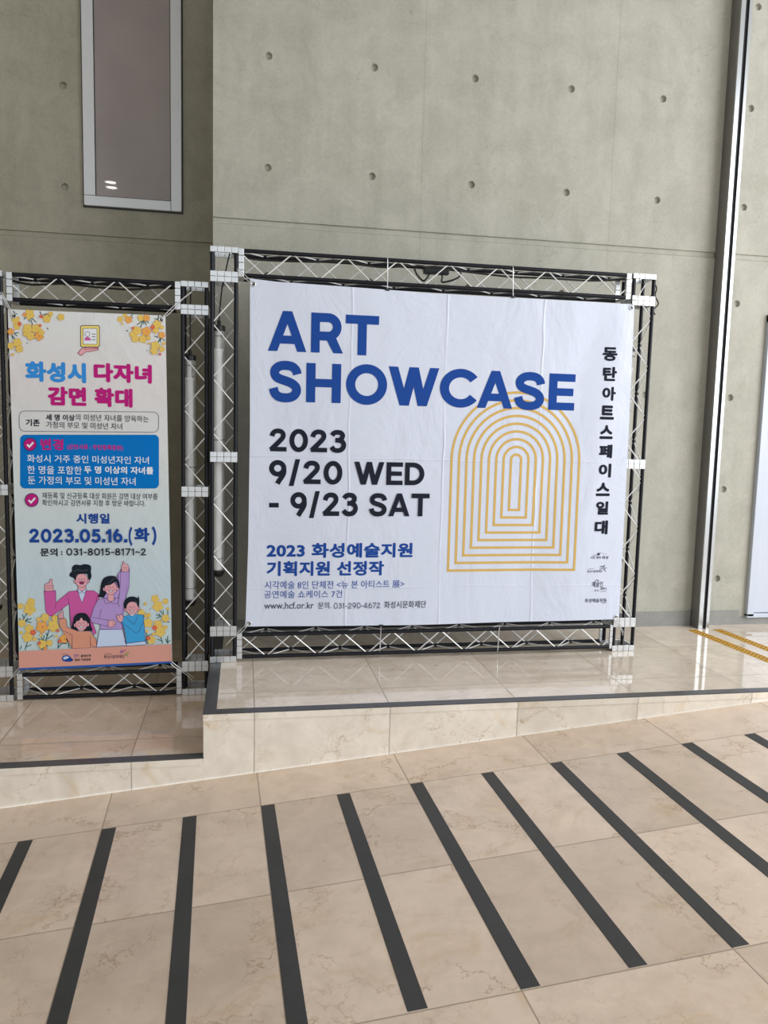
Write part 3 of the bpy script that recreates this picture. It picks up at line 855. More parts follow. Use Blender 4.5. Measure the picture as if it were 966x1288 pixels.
GW = dict(A=.975, R=.83, T=.84, S=.82, H=.86, O=1.0, W=1.31, C=.93, E=.72, D=.86)
ADV = {'1': .42, '4': .76, '5': .70, '6': .74, '7': .72, '8': .74, '.': .24, ':': .24, '(': .38, ')': .32, '~': .58, '2': .76, '0': .80, '3': .72, '9': .74, '/': .50, '-': .42, ' ': .30, 'W': 1.31, 'E': .72, 'D': .86, 'S': .80, 'A': .95, 'T': .84}


def fit(polys, x0, x1, z0, z1, ink_h=False):
    xs = [p[0] for q in polys for p in q]
    a, b = min(xs), max(xs); sx = (x1 - x0) / (b - a)
    if ink_h:
        zs = [p[1] for q in polys for p in q]; c, d_ = min(zs), max(zs)
    else: c, d_ = 0, 1
    sz = (z1 - z0) / (d_ - c)
    return [[(x0 + (x - a) * sx, z0 + (z - c) * sz) for x, z in q] for q in polys]


_cache = {}


def type_polys(txt, bold=0.0):
    """outline of a line of text as triangles, fattened by bold (fraction of the em)"""
    key = (txt, bold)
    if key in _cache: return _cache[key]
    c = bpy.data.curves.new('type', 'FONT'); c.body = txt; c.resolution_u = 3
    if bold: c.space_character = 1 + bold * 1.2
    o = bpy.data.objects.new('type', c); COL.objects.link(o)
    dg = bpy.context.evaluated_depsgraph_get(); ev = o.evaluated_get(dg); me = bpy.data.meshes.new_from_object(ev)
    base = [[(me.vertices[i].co.x, me.vertices[i].co.y) for i in p.vertices] for p in me.polygons]
    bpy.data.objects.remove(o); bpy.data.curves.remove(c); bpy.data.meshes.remove(me)
    out = [base]
    if bold:
        out = []
        for k in range(8):
            dx, dz = bold * math.cos(k * math.pi / 4), bold * math.sin(k * math.pi / 4)
            out.append([[(x + dx, z + dz) for x, z in q] for q in base])
        out.append(base)
    _cache[key] = out
    return out


def line(I, txt, l, t, r, b, mat, bold=0.0, skew=0.0):
    """set a line of type: ink box given by the photo pixels of its left, top, right and bottom"""
    vm = (t + b) / 2
    xa, _ = on_plane(l, vm, I.sh.Y); xb, _ = on_plane(r, vm + skew, I.sh.Y)
    um = (l + r) / 2
    _, zt = on_plane(um, t + skew / 2, I.sh.Y); _, zb = on_plane(um, b + skew / 2, I.sh.Y)
    gr = type_polys(txt, bold); flat = fit([q for g_ in gr for q in g_], xa, xb, zb, zt, True); n = len(gr[0])
    I.layers([flat[i:i + n] for i in range(0, len(flat), n)], mat)


# ---- wide banner
B1 = empty('event_banner', (1.07, 4.08, .19), 'large white art showcase banner with blue headline and gold arch, tied to the wide stand', 'banner')
def rip1(x, z):
    e = min(1, max(0, (z - .19) / .25)) * min(1, max(0, (1.99 - z) / .25))
    v = .0035 * math.sin(5.2 * x + .7 * z + .4) + .0022 * math.sin(9.1 * x - 1.3 * z + 1.2) * (1 - .4 * z)
    # slack folds sweeping towards the right edge
    v += .006 * math.exp(-((x - 1.72 - .22 * (z - 1.1)) / .09) ** 2) * e
    v -= .004 * math.exp(-((x - 1.95 - .16 * (z - 1.1)) / .07) ** 2) * e
    v += .0025 * math.exp(-((x - .14) / .08) ** 2)
    return v
def pw(pts, t):
    for (a, p), (b, q) in zip(pts, pts[1:]):
        if t <= b: k = (t - a) / (b - a); return (p[0] + (q[0] - p[0]) * k, p[1] + (q[1] - p[1]) * k)
    return pts[-1][1]
sh1 = Sheet(B1, 4.08,
            lambda w: pw([(0, (.008, .198)), (.02, (.013, .234)), (.25, (.024, .65)), (.58, (.029, 1.239)), (1, (.025, 1.998))], w),
            lambda w: pw([(0, (2.138, .198)), (.49, (2.134, 1.066)), (1, (2.122, 1.977))], w),
            lambda u: pw([(0, (.008, .198)), (.43, (.923, .189)), (1, (2.138, .198))], u),
            lambda u: pw([(0, (.025, 1.998)), (.06, (.16, 1.989)), (.444, (.956, 1.976)), (1, (2.122, 1.977))], u), rip1)
M_cloth1 = fabric('white_banner_cloth', rgb(213, 220, 237), (.545, 1.06, 1.60), (1.10, .40))
sh1.cloth(M_cloth1, 84, 70, None)


def gl(I, ch, l, r, t, b, mat, w=.226):
    """one capital: left, right px at mid height, top and bottom px at its middle"""
    xa, _ = on_plane(l, (t + b) / 2, I.sh.Y); xb, _ = on_plane(r, (t + b) / 2, I.sh.Y); m = (l + r) / 2
    _, zt = on_plane(m, t, I.sh.Y); _, zb = on_plane(m, b, I.sh.Y)
    I.polys(fit(glyph(ch, w), xa, xb, zb, zt), mat, False)


I = Ink(sh1)
# arch emblem first, so that the headline lies over it
cxl = on_plane(647, 590, 4.08)[0]; bz = on_plane(642, 718.5, 4.08)[1]; tz = on_plane(648, 492, 4.08)[1]
xl_, xr_ = on_plane(564.2, 650, 4.08)[0], on_plane(726, 650, 4.08)[0]
cxa = (xl_ + xr_) / 2; Ro = (xr_ - xl_) / 2; pit = .0405; lw = .0135; zc = tz - Ro
b_in = on_plane(650, 643, 4.08)[1]; dzp = (b_in - bz) / 8
for k in range(9):
    r = Ro - lw / 2 - k * (Ro - .036) / 8; zb = bz + lw / 2 + k * dzp
    I.stroke([(cxa - r, zb)] + arc(cxa, zc, r, r, 180, 0, 36) + [(cxa + r, zb)], lw, I_gold, True, False)
I.build('arch_emblem')
I = Ink(sh1, .0016)
for ch, l, r, t, b in (('A', 337.3, 385.7, 391.2, 442), ('R', 391.3, 431.8, 394, 444), ('T', 434.5, 476.3, 396.8, 447)): gl(I, ch, l, r, t, b, I_blue)
for ch, l, r, t, b in (('S', 338.5, 379.3, 454.4, 505), ('H', 385.2, 428.8, 457.2, 506.5), ('O', 435.2, 486.8, 459, 508.5), ('W', 488.3, 552, 462, 510.5), ('C', 553.4, 600.4, 464.5, 512),
                       ('A', 600.6, 645.2, 466.5, 513.5), ('S', 647, 685, 468.5, 515), ('E', 690.2, 723.2, 470.2, 516)): gl(I, ch, l, r, t, b, I_blue)
I.build('headline_lettering')


def caps(I, txt, l, r, t, b, t2, b2, mat, w=.21, gap=.10):
    x = 0; polys = []; I.k += 1
    for ch in txt:
        if ch != ' ': polys += [[(px + x, pz) for px, pz in q] for q in glyph(ch, w)]
        x += ADV[ch] + gap
    xa = on_plane(l, (t + b) / 2, I.sh.Y)[0]; xb = on_plane(r, (t2 + b2) / 2, I.sh.Y)[0]
    zt = (on_plane(l, t, I.sh.Y)[1] + on_plane(r, t2, I.sh.Y)[1]) / 2; zb = (on_plane(l, b, I.sh.Y)[1] + on_plane(r, b2, I.sh.Y)[1]) / 2
    I.polys(fit(polys, xa, xb, zb, zt), mat, False)


I = Ink(sh1)
caps(I, '2023', 338.6, 435.3, 538.8, 567.5, 541.5, 569.5, I_black)
I.build('year_lettering'); I = Ink(sh1)
caps(I, '9/20 WED', 338.5, 533.7, 578.5, 607.7, 582.3, 610.8, I_black)
I.build('day_lettering'); I = Ink(sh1)
caps(I, '- 9/23 SAT', 338.5, 540, 618.5, 647.8, 621.3, 650, I_black)
I.build('day_lettering')
I = Ink(sh1)
line(I, '2023 화성예술지원', 335.4, 682.3, 519, 701, I_blue, .038, 1)
line(I, '기획지원 선정작', 335.4, 705.3, 482.9, 724, I_blue, .038, .6)
I.build('programme_lettering')
I = Ink(sh1)
line(I, '시각예술 8인 단체전 <뉴 본 아티스트 展>', 333, 730, 508.4, 740, I_mid, .006, .5)
line(I, '공연예술 쇼케이스 7건', 332.4, 742.6, 430.2, 752.2, I_mid, .006, .3)
line(I, 'www.hcf.or.kr', 332.3, 757.6, 394.7, 766, I_grey, .006, -.2); line(I, '문의.', 400, 757.2, 416.6, 765.6, I_grey, .006); caps(I, '031-290-4672', 419.8, 478.2, 758, 765.2, 757.6, 764.8, I_grey, .12, .14); line(I, '화성시문화재단', 483.2, 755.8, 535.8, 764.8, I_grey, .008, -.3)
I.build('contact_lettering')
I = Ink(sh1)
for ch, l, r, t, b in zip('동탄아트스페이스일대', (757.8, 757.8, 757, 754.2, 753.6, 752.7, 752.2, 748.9, 748.9, 747.2), (776, 775.2, 773.8, 771.8, 770.4, 769.6, 768.2, 766.8, 764.8, 764),
                         (436.8, 461.4, 486.6, 510, 534.7, 559, 583, 606.9, 630.4, 654.4), (454.2, 479.4, 504, 527.8, 552.2, 576.2, 600.5, 623.8, 647.2, 672)): line(I, ch, l, t, r, b, I_black, .045)
I.build('venue_lettering')


def blob(cx_, cy_, r, n=5, k=.25, ph=0.0, N=30): return [(cx_ + r * (1 - k + k * math.cos(n * 2 * math.pi * i / N)) * math.cos(2 * math.pi * i / N + ph), cy_ + r * (1 - k + k * math.cos(n * 2 * math.pi * i / N)) * math.sin(2 * math.pi * i / N + ph)) for i in range(N)]


# four sponsor marks in the lower right corner
I = Ink(sh1); line(I, '화성', 757, 699.2, 764.6, 703, I_grey, .02); line(I, '시민 행복', 742, 699.5, 755.5, 702.8, I_grey, .01)
I.poly(I.px([(750.5, 696.5), (752, 694.8), (753.4, 696), (755, 694.2), (754, 697.6), (751.5, 698)]), I_grey); I.stroke(I.px([(745, 699), (749, 697.8), (753, 698.3)]), .0025, I_grey)
for u, v in ((757, 695.5), (759, 697), (761.5, 696.5)): I.poly(I.px(blob(u, v, .45, 1, 0, 0, 8)), I_grey)
I.build('sponsor_mark')
I = Ink(sh1); line(I, '화성시문화재단', 738, 717, 757.2, 720, I_grey, .012); I.stroke(I.px([(739, 715.7), (746, 715.4)]), .002, I_grey)
[I.stroke(I.px(q), .0036, I_grey) for q in ([(754, 713.5), (756.3, 711.8), (757.6, 714)], [(757.5, 713), (760, 710.6), (759, 714.2)], [(758.6, 715), (763, 714)], [(759, 715.4), (761.6, 718.6)], [(753.6, 716), (757.4, 715)])]; I.build('sponsor_mark')
I = Ink(sh1); line(I, '예술인', 744.3, 731, 758, 738.4, I_grey, .012); line(I, '센터', 754.5, 738.5, 762.3, 742, I_grey, .01); line(I, '2023', 747, 741.3, 752.8, 743.5, I_grey, .0)
I.stroke(I.px([(754, 743.8), (762, 743.4)]), .002, I_grey); I.stroke(I.px([(748, 731), (750.6, 729), (753.4, 730.8)]), .003, I_grey); I.build('sponsor_mark')
I = Ink(sh1); line(I, '화성예술지원', 735.2, 752.5, 761.8, 757.6, I_grey, .016); I.stroke(I.px(arc(759, 755.4, 3.2, 3.2, -20, 200, 14)), .002, I_grey); I.build('sponsor_mark')


def eyelet(root, sh, u, v, tie_to=None, r=.011):
    x, z = on_plane(u, v, sh.Y); y = sh.y(x, z)
    mb = MB()
    mb.tube([(x + r * math.cos(w), y - .0018, z + r * math.sin(w)) for w in [k * math.pi / 10 for k in range(21)]], .0038, M_silver, 8)
    mb.tube([(x, y - .0022, z), (x, y - .0032, z)], r * .8, M_rubber, 14)
    mb.build('eyelet', root, True)
    if tie_to:
        mb = MB(); e = Vector(tie_to); p = Vector((x, y - .005, z))
        mb.tube(cable([p, p.lerp(e, .3) + Vector((0, -.006, -.008)), p.lerp(e, .7) + Vector((0, -.004, .004)), e]), .0017, M_rod, 6)
        mb.tube(cable([p + Vector((0, 0, .004)), p.lerp(e, .4) + Vector((0, -.004, .010)), e + Vector((.008, .004, .012))]), .0016, M_rod, 6)
        mb.build('corner_tie', root, True)


eyelet(B1, sh1, 318.5, 357, (-.08, BY + .02, 2.07)); eyelet(B1, sh1, 794, 387, (2.20, BY + .02, 2.09)); eyelet(B1, sh1, 313, 784.5, (-.09, BY + .015, .09)); eyelet(B1, sh1, 774.5, 776, (2.19, BY + .02, .09))
# upright ties that clip the hem to the beams
for (u, v0, v1) in ((487.5, 326, 365), (645.5, 337, 374), (477.8, 818, 786), (626, 818, 784)):
    x, za = on_plane(u, v0, BY - .006); _, zb = on_plane(u, v1, BY - .006)
    mb = MB(); lo, hi = min(za, zb), max(za, zb)
    mb.tube(cable([(x, 4.078, lo if v0 < v1 else hi), (x + .002, BY - .006, (lo + hi) / 2), (x, BY - .005, hi if v0 < v1 else lo), (x, BY + .012, (hi + .004) if v0 < v1 else lo - .004)]),   .0027, M_silver, 8)
    zz = lo if v0 < v1 else hi
    mb.box((x - .012, 4.073, zz - .006), (x + .012, 4.0795, zz + .006), M_rubber, .002); mb.build('hem_tie', B1, True)

# ---- family poster
B2 = empty('information_banner', (-.76, 4.16, -.02), 'tall pale banner with family cartoon and pink and blue title, tied to the narrow stand', 'banner')
def rip2(x, z): return .0022 * math.sin(6 * x + 1.1 * z) + .0016 * math.sin(3.2 * z + 2 * x + 1) + .004 * math.exp(-((z - .05) / .07) ** 2) * math.exp(-((x + .43) / .09) ** 2)
sh2 = Sheet(B2, 4.16, lambda w: (-1.135 - .011 * w, -.023 + 1.82 * w), lambda w: (-.372 - .025 * w, -.012 + 1.815 * w), lambda u: (-1.135 + .763 * u, -.023 + .011 * u), lambda u: (-1.146 + .749 * u, 1.797 + .006 * u), rip2)
M_cloth2 = fabric('pale_poster_cloth', rgb(222, 228, 230), (), (), tint=[(0, rgb(200, 220, 220)), (.45, rgb(198, 216, 226)), (1.0, rgb(214, 222, 222)), (1.45, rgb(224, 220, 221)), (1.8, rgb(224, 228, 228))])
sh2.cloth(M_cloth2, 40, 90, None)
PY = 4.16


def rrect(u0, v0, u1, v1, r, n=6, sk=0.0):
    p = []
    for cx_, cy_, a in ((u1 - r, v0 + r, -90), (u1 - r, v1 - r, 0), (u0 + r, v1 - r, 90), (u0 + r, v0 + r, 180)):
        p += [(cx_ + r * math.cos(math.radians(a + 90 * k / n)), cy_ + r * math.sin(math.radians(a + 90 * k / n)) + sk * (cx_ - u0) / (u1 - u0)) for k in range(n + 1)]
    return p


I = Ink(sh2)
line(I, '화성시', 31.7, 454.6, 108.4, 480.2, I_sky, .055, 1.5); line(I, '다자녀', 118, 457.2, 191.2, 481.3, I_mag, .055, .6); line(I, '감면 확대', 60, 487, 167, 511.2, I_mag, .055, .5); I.build('title_lettering')
I = Ink(sh2)
I.stroke(I.px(rrect(24, 516.8, 199.6, 542.4, 7, sk=1.4)), .0028, I_box, True)
line(I, '기존', 32.2, 527.2, 50, 536, I_black, .03); line(I, '세 명 이상', 57.8, 521.2, 94, 529.2, I_black, .03); line(I, '의 미성년 자녀를 양육하는', 95, 521.8, 187, 530, I_dk, .004); line(I, '가정의 부모 및 미성년 자녀', 58.2, 531.2, 154, 539.4, I_dk, .004)
I.build('eligibility_box')
I = Ink(sh2)
I.poly(I.px(rrect(25.2, 546.8, 200, 614.4, 6)), I_panel)
line(I, '변경', 50.9, 551.8, 79.8, 566.2, I_mag, .045); line(I, '(감면서류 : 주민등록등본)', 84.3, 559.2, 155, 567, I_mag, .03)
line(I, '화성시 거주 중인 미성년자인 자녀', 34, 573, 187.3, 582.6, I_white, .006); line(I, '한 명을 포함한', 34.3, 586, 102.8, 596.4, I_white, .006); line(I, '두 명 이상의 자녀를', 105.7, 586.6, 193, 596, I_white, .03); line(I, '둔 가정의 부모 및 미성년 자녀', 35, 599.6, 170.6, 609.8, I_white, .006)
I.build('change_panel')


def check(u, v, r):
    I = Ink(sh2, .0030); I.poly(I.px(blob(u, v, r + .9, 1, 0, 0, 28)), I_line); I.poly(I.px(blob(u, v, r, 1, 0, 0, 28)), I_mag)
    I.stroke(I.px([(u - r * .5, v), (u - r * .12, v + r * .4), (u + r * .55, v - r * .35)]), .0085, I_white); I.build('check_mark')


check(37.8, 559, 7.4); check(39.9, 629, 7.8)
I = Ink(sh2)
line(I, '재등록 및 신규등록 대상 회원은 감면 대상 여부를', 53, 620.3, 198.3, 628.4, I_dk, .006, -.8); line(I, '확인하시고 감면서류 지참 후 방문 바랍니다.', 53, 629.3, 183, 637, I_dk, .006, -.8); I.build('notice_lettering')
I = Ink(sh2)
line(I, '시행일', 95.9, 645.8, 138, 658.8, I_blue, .04); caps(I, '2023.05.16.', 36.3, 160.5, 666, 683.2, 664.8, 681.6, I_blue, .23); caps(I, '(', 161.8, 166.6, 662.8, 683.2, 662.8, 683.2, I_blue, .23); line(I, '화', 169, 663.6, 188.2, 681.4, I_blue, .05); caps(I, ')', 191, 196.8, 662.2, 682.4, 662.2, 682.4, I_blue, .23)
line(I, '문의', 50.7, 689.6, 72.4, 699.8, I_black, .03); caps(I, ':', 76.6, 78.6, 692, 698.4, 692, 698.4, I_black, .19); caps(I, '031-8015-8171~2', 83.4, 184, 690.4, 699.4, 688.8, 697.6, I_black, .17, .12); I.build('start_date_lettering')

# identity card held on an open hand
def Z(ox, oy, s): return lambda pts: [(ox + x / s, oy + y / s) for x, y in pts]
I = Ink(sh2)
z1 = Z(0, 330, 3.578)
I.poly(I.px(z1(rrect(362, 283, 450, 383, 10))), I_line); I.poly(I.px(z1(rrect(365, 286, 447, 380, 8))), I_cream); I.poly(I.px(z1(rrect(374, 297, 438, 370, 4))), I_line); I.poly(I.px(z1(rrect(376, 299, 436, 368, 3))), I_white)
I.poly(I.px(z1(blob(394, 323, 12, 1, 0))), I_line); I.poly(I.px(z1(blob(394, 323, 10, 1, 0))), I_white); I.poly(I.px(z1([(381, 352), (383, 340), (392, 335), (403, 338), (409, 345), (409, 352)])), I_pink)
for yy in (323, 335, 348): I.stroke(I.px(z1([(414, yy), (431, yy + 1)])), .003, I_line)
hand = z1([(352, 408), (368, 388), (395, 383), (440, 384), (445, 393), (410, 401), (385, 404), (366, 420)]); I.poly(I.px(hand), I_skin); I.stroke(I.px(hand), .0025, I_mouth, True); I.stroke(I.px(z1([(380, 392), (410, 390), (442, 388)])), .0025, I_mouth)
I.build('card_illustration')


def petals(I, u, v, r, mat, ph=0.0):
    p = [(u + r * (.70 + .30 * abs(math.cos(2.5 * 2 * math.pi * i / 40))) * math.cos(2 * math.pi * i / 40 + ph), v + r * (.70 + .30 * abs(math.cos(2.5 * 2 * math.pi * i / 40))) * math.sin(2 * math.pi * i / 40 + ph)) for i in range(40)]; I.poly(I.px(p), mat); I.stroke(I.px(p), .0016, I_oran if mat is I_yel else I_red, True, False)
    I.poly(I.px(blob(u + r * .1, v, r * .16, 1, 0, 0, 8)), I_red if mat is I_oran else I_oran)


def stems(I, u, v, tips, w=.0045):
    for a, b in tips: I.stroke(I.px([(u, v), (u + a * .55, v + b * .5), (u + a, v + b)]), w, I_stem, lift=False)


def spray(name, ox, oy, s, fl, st):
    I = Ink(sh2); Q = lambda x, y: (ox + x / s, oy + y / s)
    I.k += 1
    for pts in st: I.stroke(I.px([Q(*p) for p in pts]), .0042, I_stem, lift=False)
    for x, y, r, c in fl:
        u, v = Q(x, y); petals(I, u, v, r / s, {'y': I_yel, 'o': I_oran, 'r': I_red}[c], random.random() * 6)
    I.build(name)


Ya, Yb = 8, 385
spray('flower_print', 8, 385, 9.288,
      [(110, 160, 50, 'y'), (125, 235, 45, 'y'), (155, 208, 24, 'r'), (270, 98, 62, 'y'), (215, 100, 24, 'o'), (475, 148, 50, 'y'), (520, 92, 28, 'y'), (640, 130, 42, 'y'), (250, 265, 62, 'y'), (350, 265, 58, 'y'), (385, 350, 56, 'o'), (285, 350, 52, 'y'), (410, 310, 38, 'y'), (225, 325, 30, 'y'),
       (55, 300, 40, 'o'), (130, 430, 55, 'y'), (55, 465, 40, 'y'), (155, 500, 46, 'y'), (78, 568, 16, 'y'), (398, 228, 16, 'r'), (410, 122, 20, 'r')],
      [[(78, 55), (100, 80), (130, 95)], [(230, 52), (285, 75)], [(265, 118), (290, 170), (312, 235)], [(290, 135), (350, 190)], [(240, 120), (205, 155)], [(258, 120), (268, 185)], [(392, 62), (410, 100), (400, 130)], [(430, 105), (460, 92), (500, 100)], [(65, 335), (75, 385)], [(70, 345), (112, 400)], [(95, 320), (125, 350)], [(95, 315), (145, 310)], [(310, 320), (345, 355), (380, 325)], [(475, 252), (490, 272)], [(235, 430), (250, 435)], [(20, 265), (65, 265)]])
spray('flower_print', 110, 385, 9.288,
      [(385, 155, 36, 'y'), (440, 112, 25, 'y'), (482, 160, 45, 'o'), (625, 140, 40, 'y'), (690, 140, 42, 'o'), (580, 290, 55, 'y'), (690, 300, 58, 'o'), (650, 385, 50, 'y'), (560, 380, 48, 'y'), (525, 330, 32, 'y'), (715, 375, 26, 'y'), (815, 215, 50, 'y'), (800, 285, 38, 'y'), (765, 250, 26, 'r'), (870, 250, 24, 'y'), (870, 340, 40, 'o'),
       (795, 465, 55, 'y'), (780, 525, 45, 'y'), (872, 505, 34, 'y'), (850, 565, 15, 'r'), (412, 210, 13, 'y'), (722, 438, 13, 'y'), (535, 258, 15, 'r'), (895, 440, 20, 'y')],
      [[(655, 160), (635, 210), (618, 270)], [(640, 175), (580, 220)], [(670, 170), (690, 225)], [(680, 165), (720, 200)], [(660, 165), (660, 215)], [(530, 100), (500, 130), (535, 140)], [(830, 110), (825, 160)], [(785, 145), (840, 165)], [(870, 110), (895, 155)], [(855, 370), (820, 440)], [(780, 350), (830, 370)], [(860, 380), (850, 420)], [(880, 380), (905, 410)], [(560, 350), (600, 380), (630, 350)], [(450, 292), (478, 285)], [(690, 518), (700, 522)]])
spray('flower_print', 20, 740, 10.733,
      [(65, 240, 42, 'y'), (205, 185, 58, 'y'), (185, 280, 85, 'y'), (210, 240, 40, 'y'), (85, 470, 55, 'y'), (180, 545, 62, 'y'), (160, 655, 72, 'y'), (235, 595, 40, 'r'), (75, 595, 24, 'y'), (255, 680, 30, 'y'), (395, 395, 60, 'y'), (355, 520, 85, 'o'), (505, 505, 82, 'y'), (525, 400, 45, 'y'), (310, 415, 30, 'y'), (345, 630, 22, 'y'), (360, 750, 62, 'y'), (455, 735, 45, 'y'), (320, 735, 24, 'r'), (650, 680, 60, 'o'), (595, 710, 24, 'r'), (550, 640, 18, 'y'), (570, 570, 20, 'r'), (402, 805, 25, 'o')],
      [[(155, 335), (120, 385), (95, 435)], [(90, 350), (105, 400)], [(130, 440), (165, 400)], [(130, 440), (215, 405)], [(120, 445), (210, 460)], [(60, 400), (45, 425)], [(160, 715), (140, 780), (125, 830)], [(135, 790), (210, 760)], [(80, 770), (60, 820)], [(450, 560), (425, 640), (395, 725)], [(410, 690), (505, 630)], [(365, 710), (295, 675)], [(370, 710), (385, 635)], [(345, 655), (360, 700)], [(410, 600), (425, 650)], [(425, 770), (340, 825)], [(575, 710), (570, 810)], [(640, 715), (570, 805)], [(610, 745), (690, 745)], [(715, 740), (712, 800)], [(435, 400), (440, 440)], [(470, 400), (540, 440)]])
spray('flower_print', 130, 740, 10.733,
      [(700, 140, 55, 'y'), (735, 240, 75, 'y'), (840, 175, 42, 'y'), (870, 275, 22, 'y'), (565, 208, 22, 'y'), (515, 330, 50, 'y'), (610, 360, 34, 'y'), (605, 465, 65, 'y'), (740, 485, 60, 'y'), (770, 585, 72, 'y'), (695, 530, 35, 'r'), (840, 525, 30, 'y'), (680, 615, 24, 'y'), (590, 575, 20, 'y'), (650, 695, 58, 'y'), (610, 670, 28, 'r'), (840, 400, 55, 'y'), (575, 370, 24, 'y')],
      [[(755, 285), (800, 345), (825, 365)], [(805, 295), (815, 340)], [(710, 350), (780, 380)], [(755, 340), (770, 385)], [(715, 400), (770, 385)], [(870, 300), (872, 385)], [(765, 640), (785, 690), (800, 745)], [(725, 685), (790, 710)], [(585, 590), (580, 690), (595, 755)], [(585, 650), (635, 620)], [(870, 640), (865, 740)], [(840, 680), (865, 740)], [(900, 695), (868, 740)], [(820, 452), (895, 455)], [(625, 285), (635, 275)]])

# the smiling family
def fam(I, pts, mat, edge=True, w=.0020):
    p = I.px(Z(40, 690, 6.0375)(pts)); I.poly(p, mat)
    if edge: I.stroke(p, w, I_line, True)
def ln(I, pts, w=.0020, m=None): I.stroke(I.px(Z(40, 690, 6.0375)(pts)), w, m or I_line)
def ell(cx_, cy_, rx, ry, n=28): return [(cx_ + rx * math.cos(2 * math.pi * k / n), cy_ + ry * math.sin(2 * math.pi * k / n)) for k in range(n)]
def face(I, cx_, cy_, rx, ry, grin=1.0):
    fam(I, ell(cx_ - rx - 2, cy_ + 8, 11, 14, 14), I_skin); fam(I, ell(cx_ + rx + 3, cy_ + 5, 11, 14, 14), I_skin); fam(I, ell(cx_, cy_, rx, ry), I_skin)
    for s in (-1, 1):
        ln(I, [(cx_ + s * 17 - 8, cy_ - 6), (cx_ + s * 17, cy_ - 11), (cx_ + s * 17 + 8, cy_ - 6)], .002); fam(I, ell(cx_ + s * 29, cy_ + 8, 6, 4, 10), I_pink, False)
    ln(I, [(cx_, cy_ - 12), (cx_ - 4, cy_ + 2), (cx_ + 3, cy_ + 4)], .0018); fam(I, [(cx_ - 18, cy_ + 15), (cx_, cy_ + 18), (cx_ + 18, cy_ + 14), (cx_ + 11, cy_ + 28), (cx_ - 9, cy_ + 29)], I_white, True, .0022)


I = Ink(sh2, .0014, .00003)
fam(I, [(93, 320), (180, 318), (183, 410), (285, 325), (345, 320), (415, 320), (470, 320), (520, 355), (500, 400), (452, 530), (490, 640), (470, 655), (440, 600), (300, 600), (283, 420), (150, 515), (120, 505), (105, 470)], I_pink)
ln(I, [(181, 318), (183, 410), (178, 455)]); ln(I, [(275, 375), (283, 420), (292, 590)]); ln(I, [(490, 365), (490, 410)])
fam(I, [(345, 314), (380, 412), (416, 314)], I_pale); fam(I, [(350, 280), (410, 280), (410, 318), (380, 330), (350, 318)], I_skin); fam(I, [(345, 312), (352, 306), (380, 326), (362, 342)], I_pale); fam(I, [(416, 312), (408, 306), (380, 326), (400, 342)], I_pale)
face(I, 378, 242, 47, 54); fam(I, [(358, 253), (398, 251), (392, 268), (366, 270)], I_mouth)
fam(I, spl([(286, 208), (290, 185), (308, 172), (306, 142), (330, 122), (370, 126), (400, 118), (440, 126), (452, 150), (446, 175), (454, 210), (440, 240), (430, 232), (426, 203), (412, 192), (350, 196), (336, 212), (333, 244), (318, 225), (300, 217)], 3), I_hair, False); ln(I, [(318, 172), (350, 160), (385, 172), (425, 160)], .0018, I_box)
fam(I, spl([(104, 324), (97, 290), (108, 265), (134, 258), (136, 240), (145, 230), (155, 238), (155, 262), (164, 290), (163, 322)], 3), I_skin)
for yy in (280, 293, 306): ln(I, [(108, yy), (160, yy + 1)], .0014)
I.build('father_cartoon')
I = Ink(sh2, .0030, .00003)
fam(I, spl([(497, 355), (520, 345), (524, 280), (540, 232), (575, 210), (620, 207), (655, 225), (680, 265), (680, 330), (668, 374), (550, 374), (500, 364)], 3), I_hair, False)
fam(I, [(500, 390), (545, 376), (655, 376), (668, 330), (678, 155), (742, 150), (738, 300), (705, 400), (690, 470), (688, 612), (518, 612), (522, 578), (455, 560), (445, 535), (470, 450)], I_lilac)
ln(I, [(527, 460), (512, 525)]); ln(I, [(460, 522), (585, 545), (578, 592), (455, 560)]); ln(I, [(668, 330), (655, 420), (668, 445)])
fam(I, [(580, 335), (622, 335), (624, 395), (600, 405), (578, 395)], I_skin); fam(I, spl([(548, 378), (556, 412), (580, 418), (600, 402), (578, 396), (566, 376)], 3), I_lilac); fam(I, spl([(660, 376), (652, 412), (622, 418), (600, 402), (622, 396), (638, 376)], 3), I_lilac)
face(I, 600, 300, 47, 50); fam(I, spl([(530, 320), (552, 285), (600, 274), (640, 250), (660, 300), (668, 290), (660, 240), (620, 215), (565, 225), (535, 260)], 3), I_hair, False); ln(I, [(575, 268), (605, 248), (625, 222)], .0016, I_box)
fam(I, spl([(681, 172), (684, 132), (693, 118), (690, 102), (699, 97), (708, 116), (726, 118), (738, 145), (731, 176)], 3), I_skin); ln(I, [(692, 140), (728, 142)], .0014); ln(I, [(690, 155), (728, 157)], .0014)
fam(I, spl([(582, 548), (615, 543), (640, 560), (632, 582), (600, 597), (580, 588)], 3), I_skin); ln(I, [(612, 565), (636, 562)], .0014); ln(I, [(612, 575), (633, 574)], .0014)
fam(I, [(515, 614), (688, 612), (720, 735), (492, 748)], I_pale)
I.build('mother_cartoon')
I = Ink(sh2, .0046, .00003)
fam(I, [(700, 515), (745, 503), (800, 500), (848, 502), (863, 700), (720, 718), (705, 610), (675, 555)], I_cyan); fam(I, [(718, 720), (863, 702), (866, 728), (722, 738)], I_pale); ln(I, [(712, 520), (780, 575), (805, 515)]); ln(I, [(678, 555), (790, 638), (815, 628), (850, 548)]); ln(I, [(690, 570), (712, 720)])
fam(I, [(738, 500), (760, 512), (790, 498), (780, 488), (745, 490)], I_white); face(I, 762, 450, 48, 48)
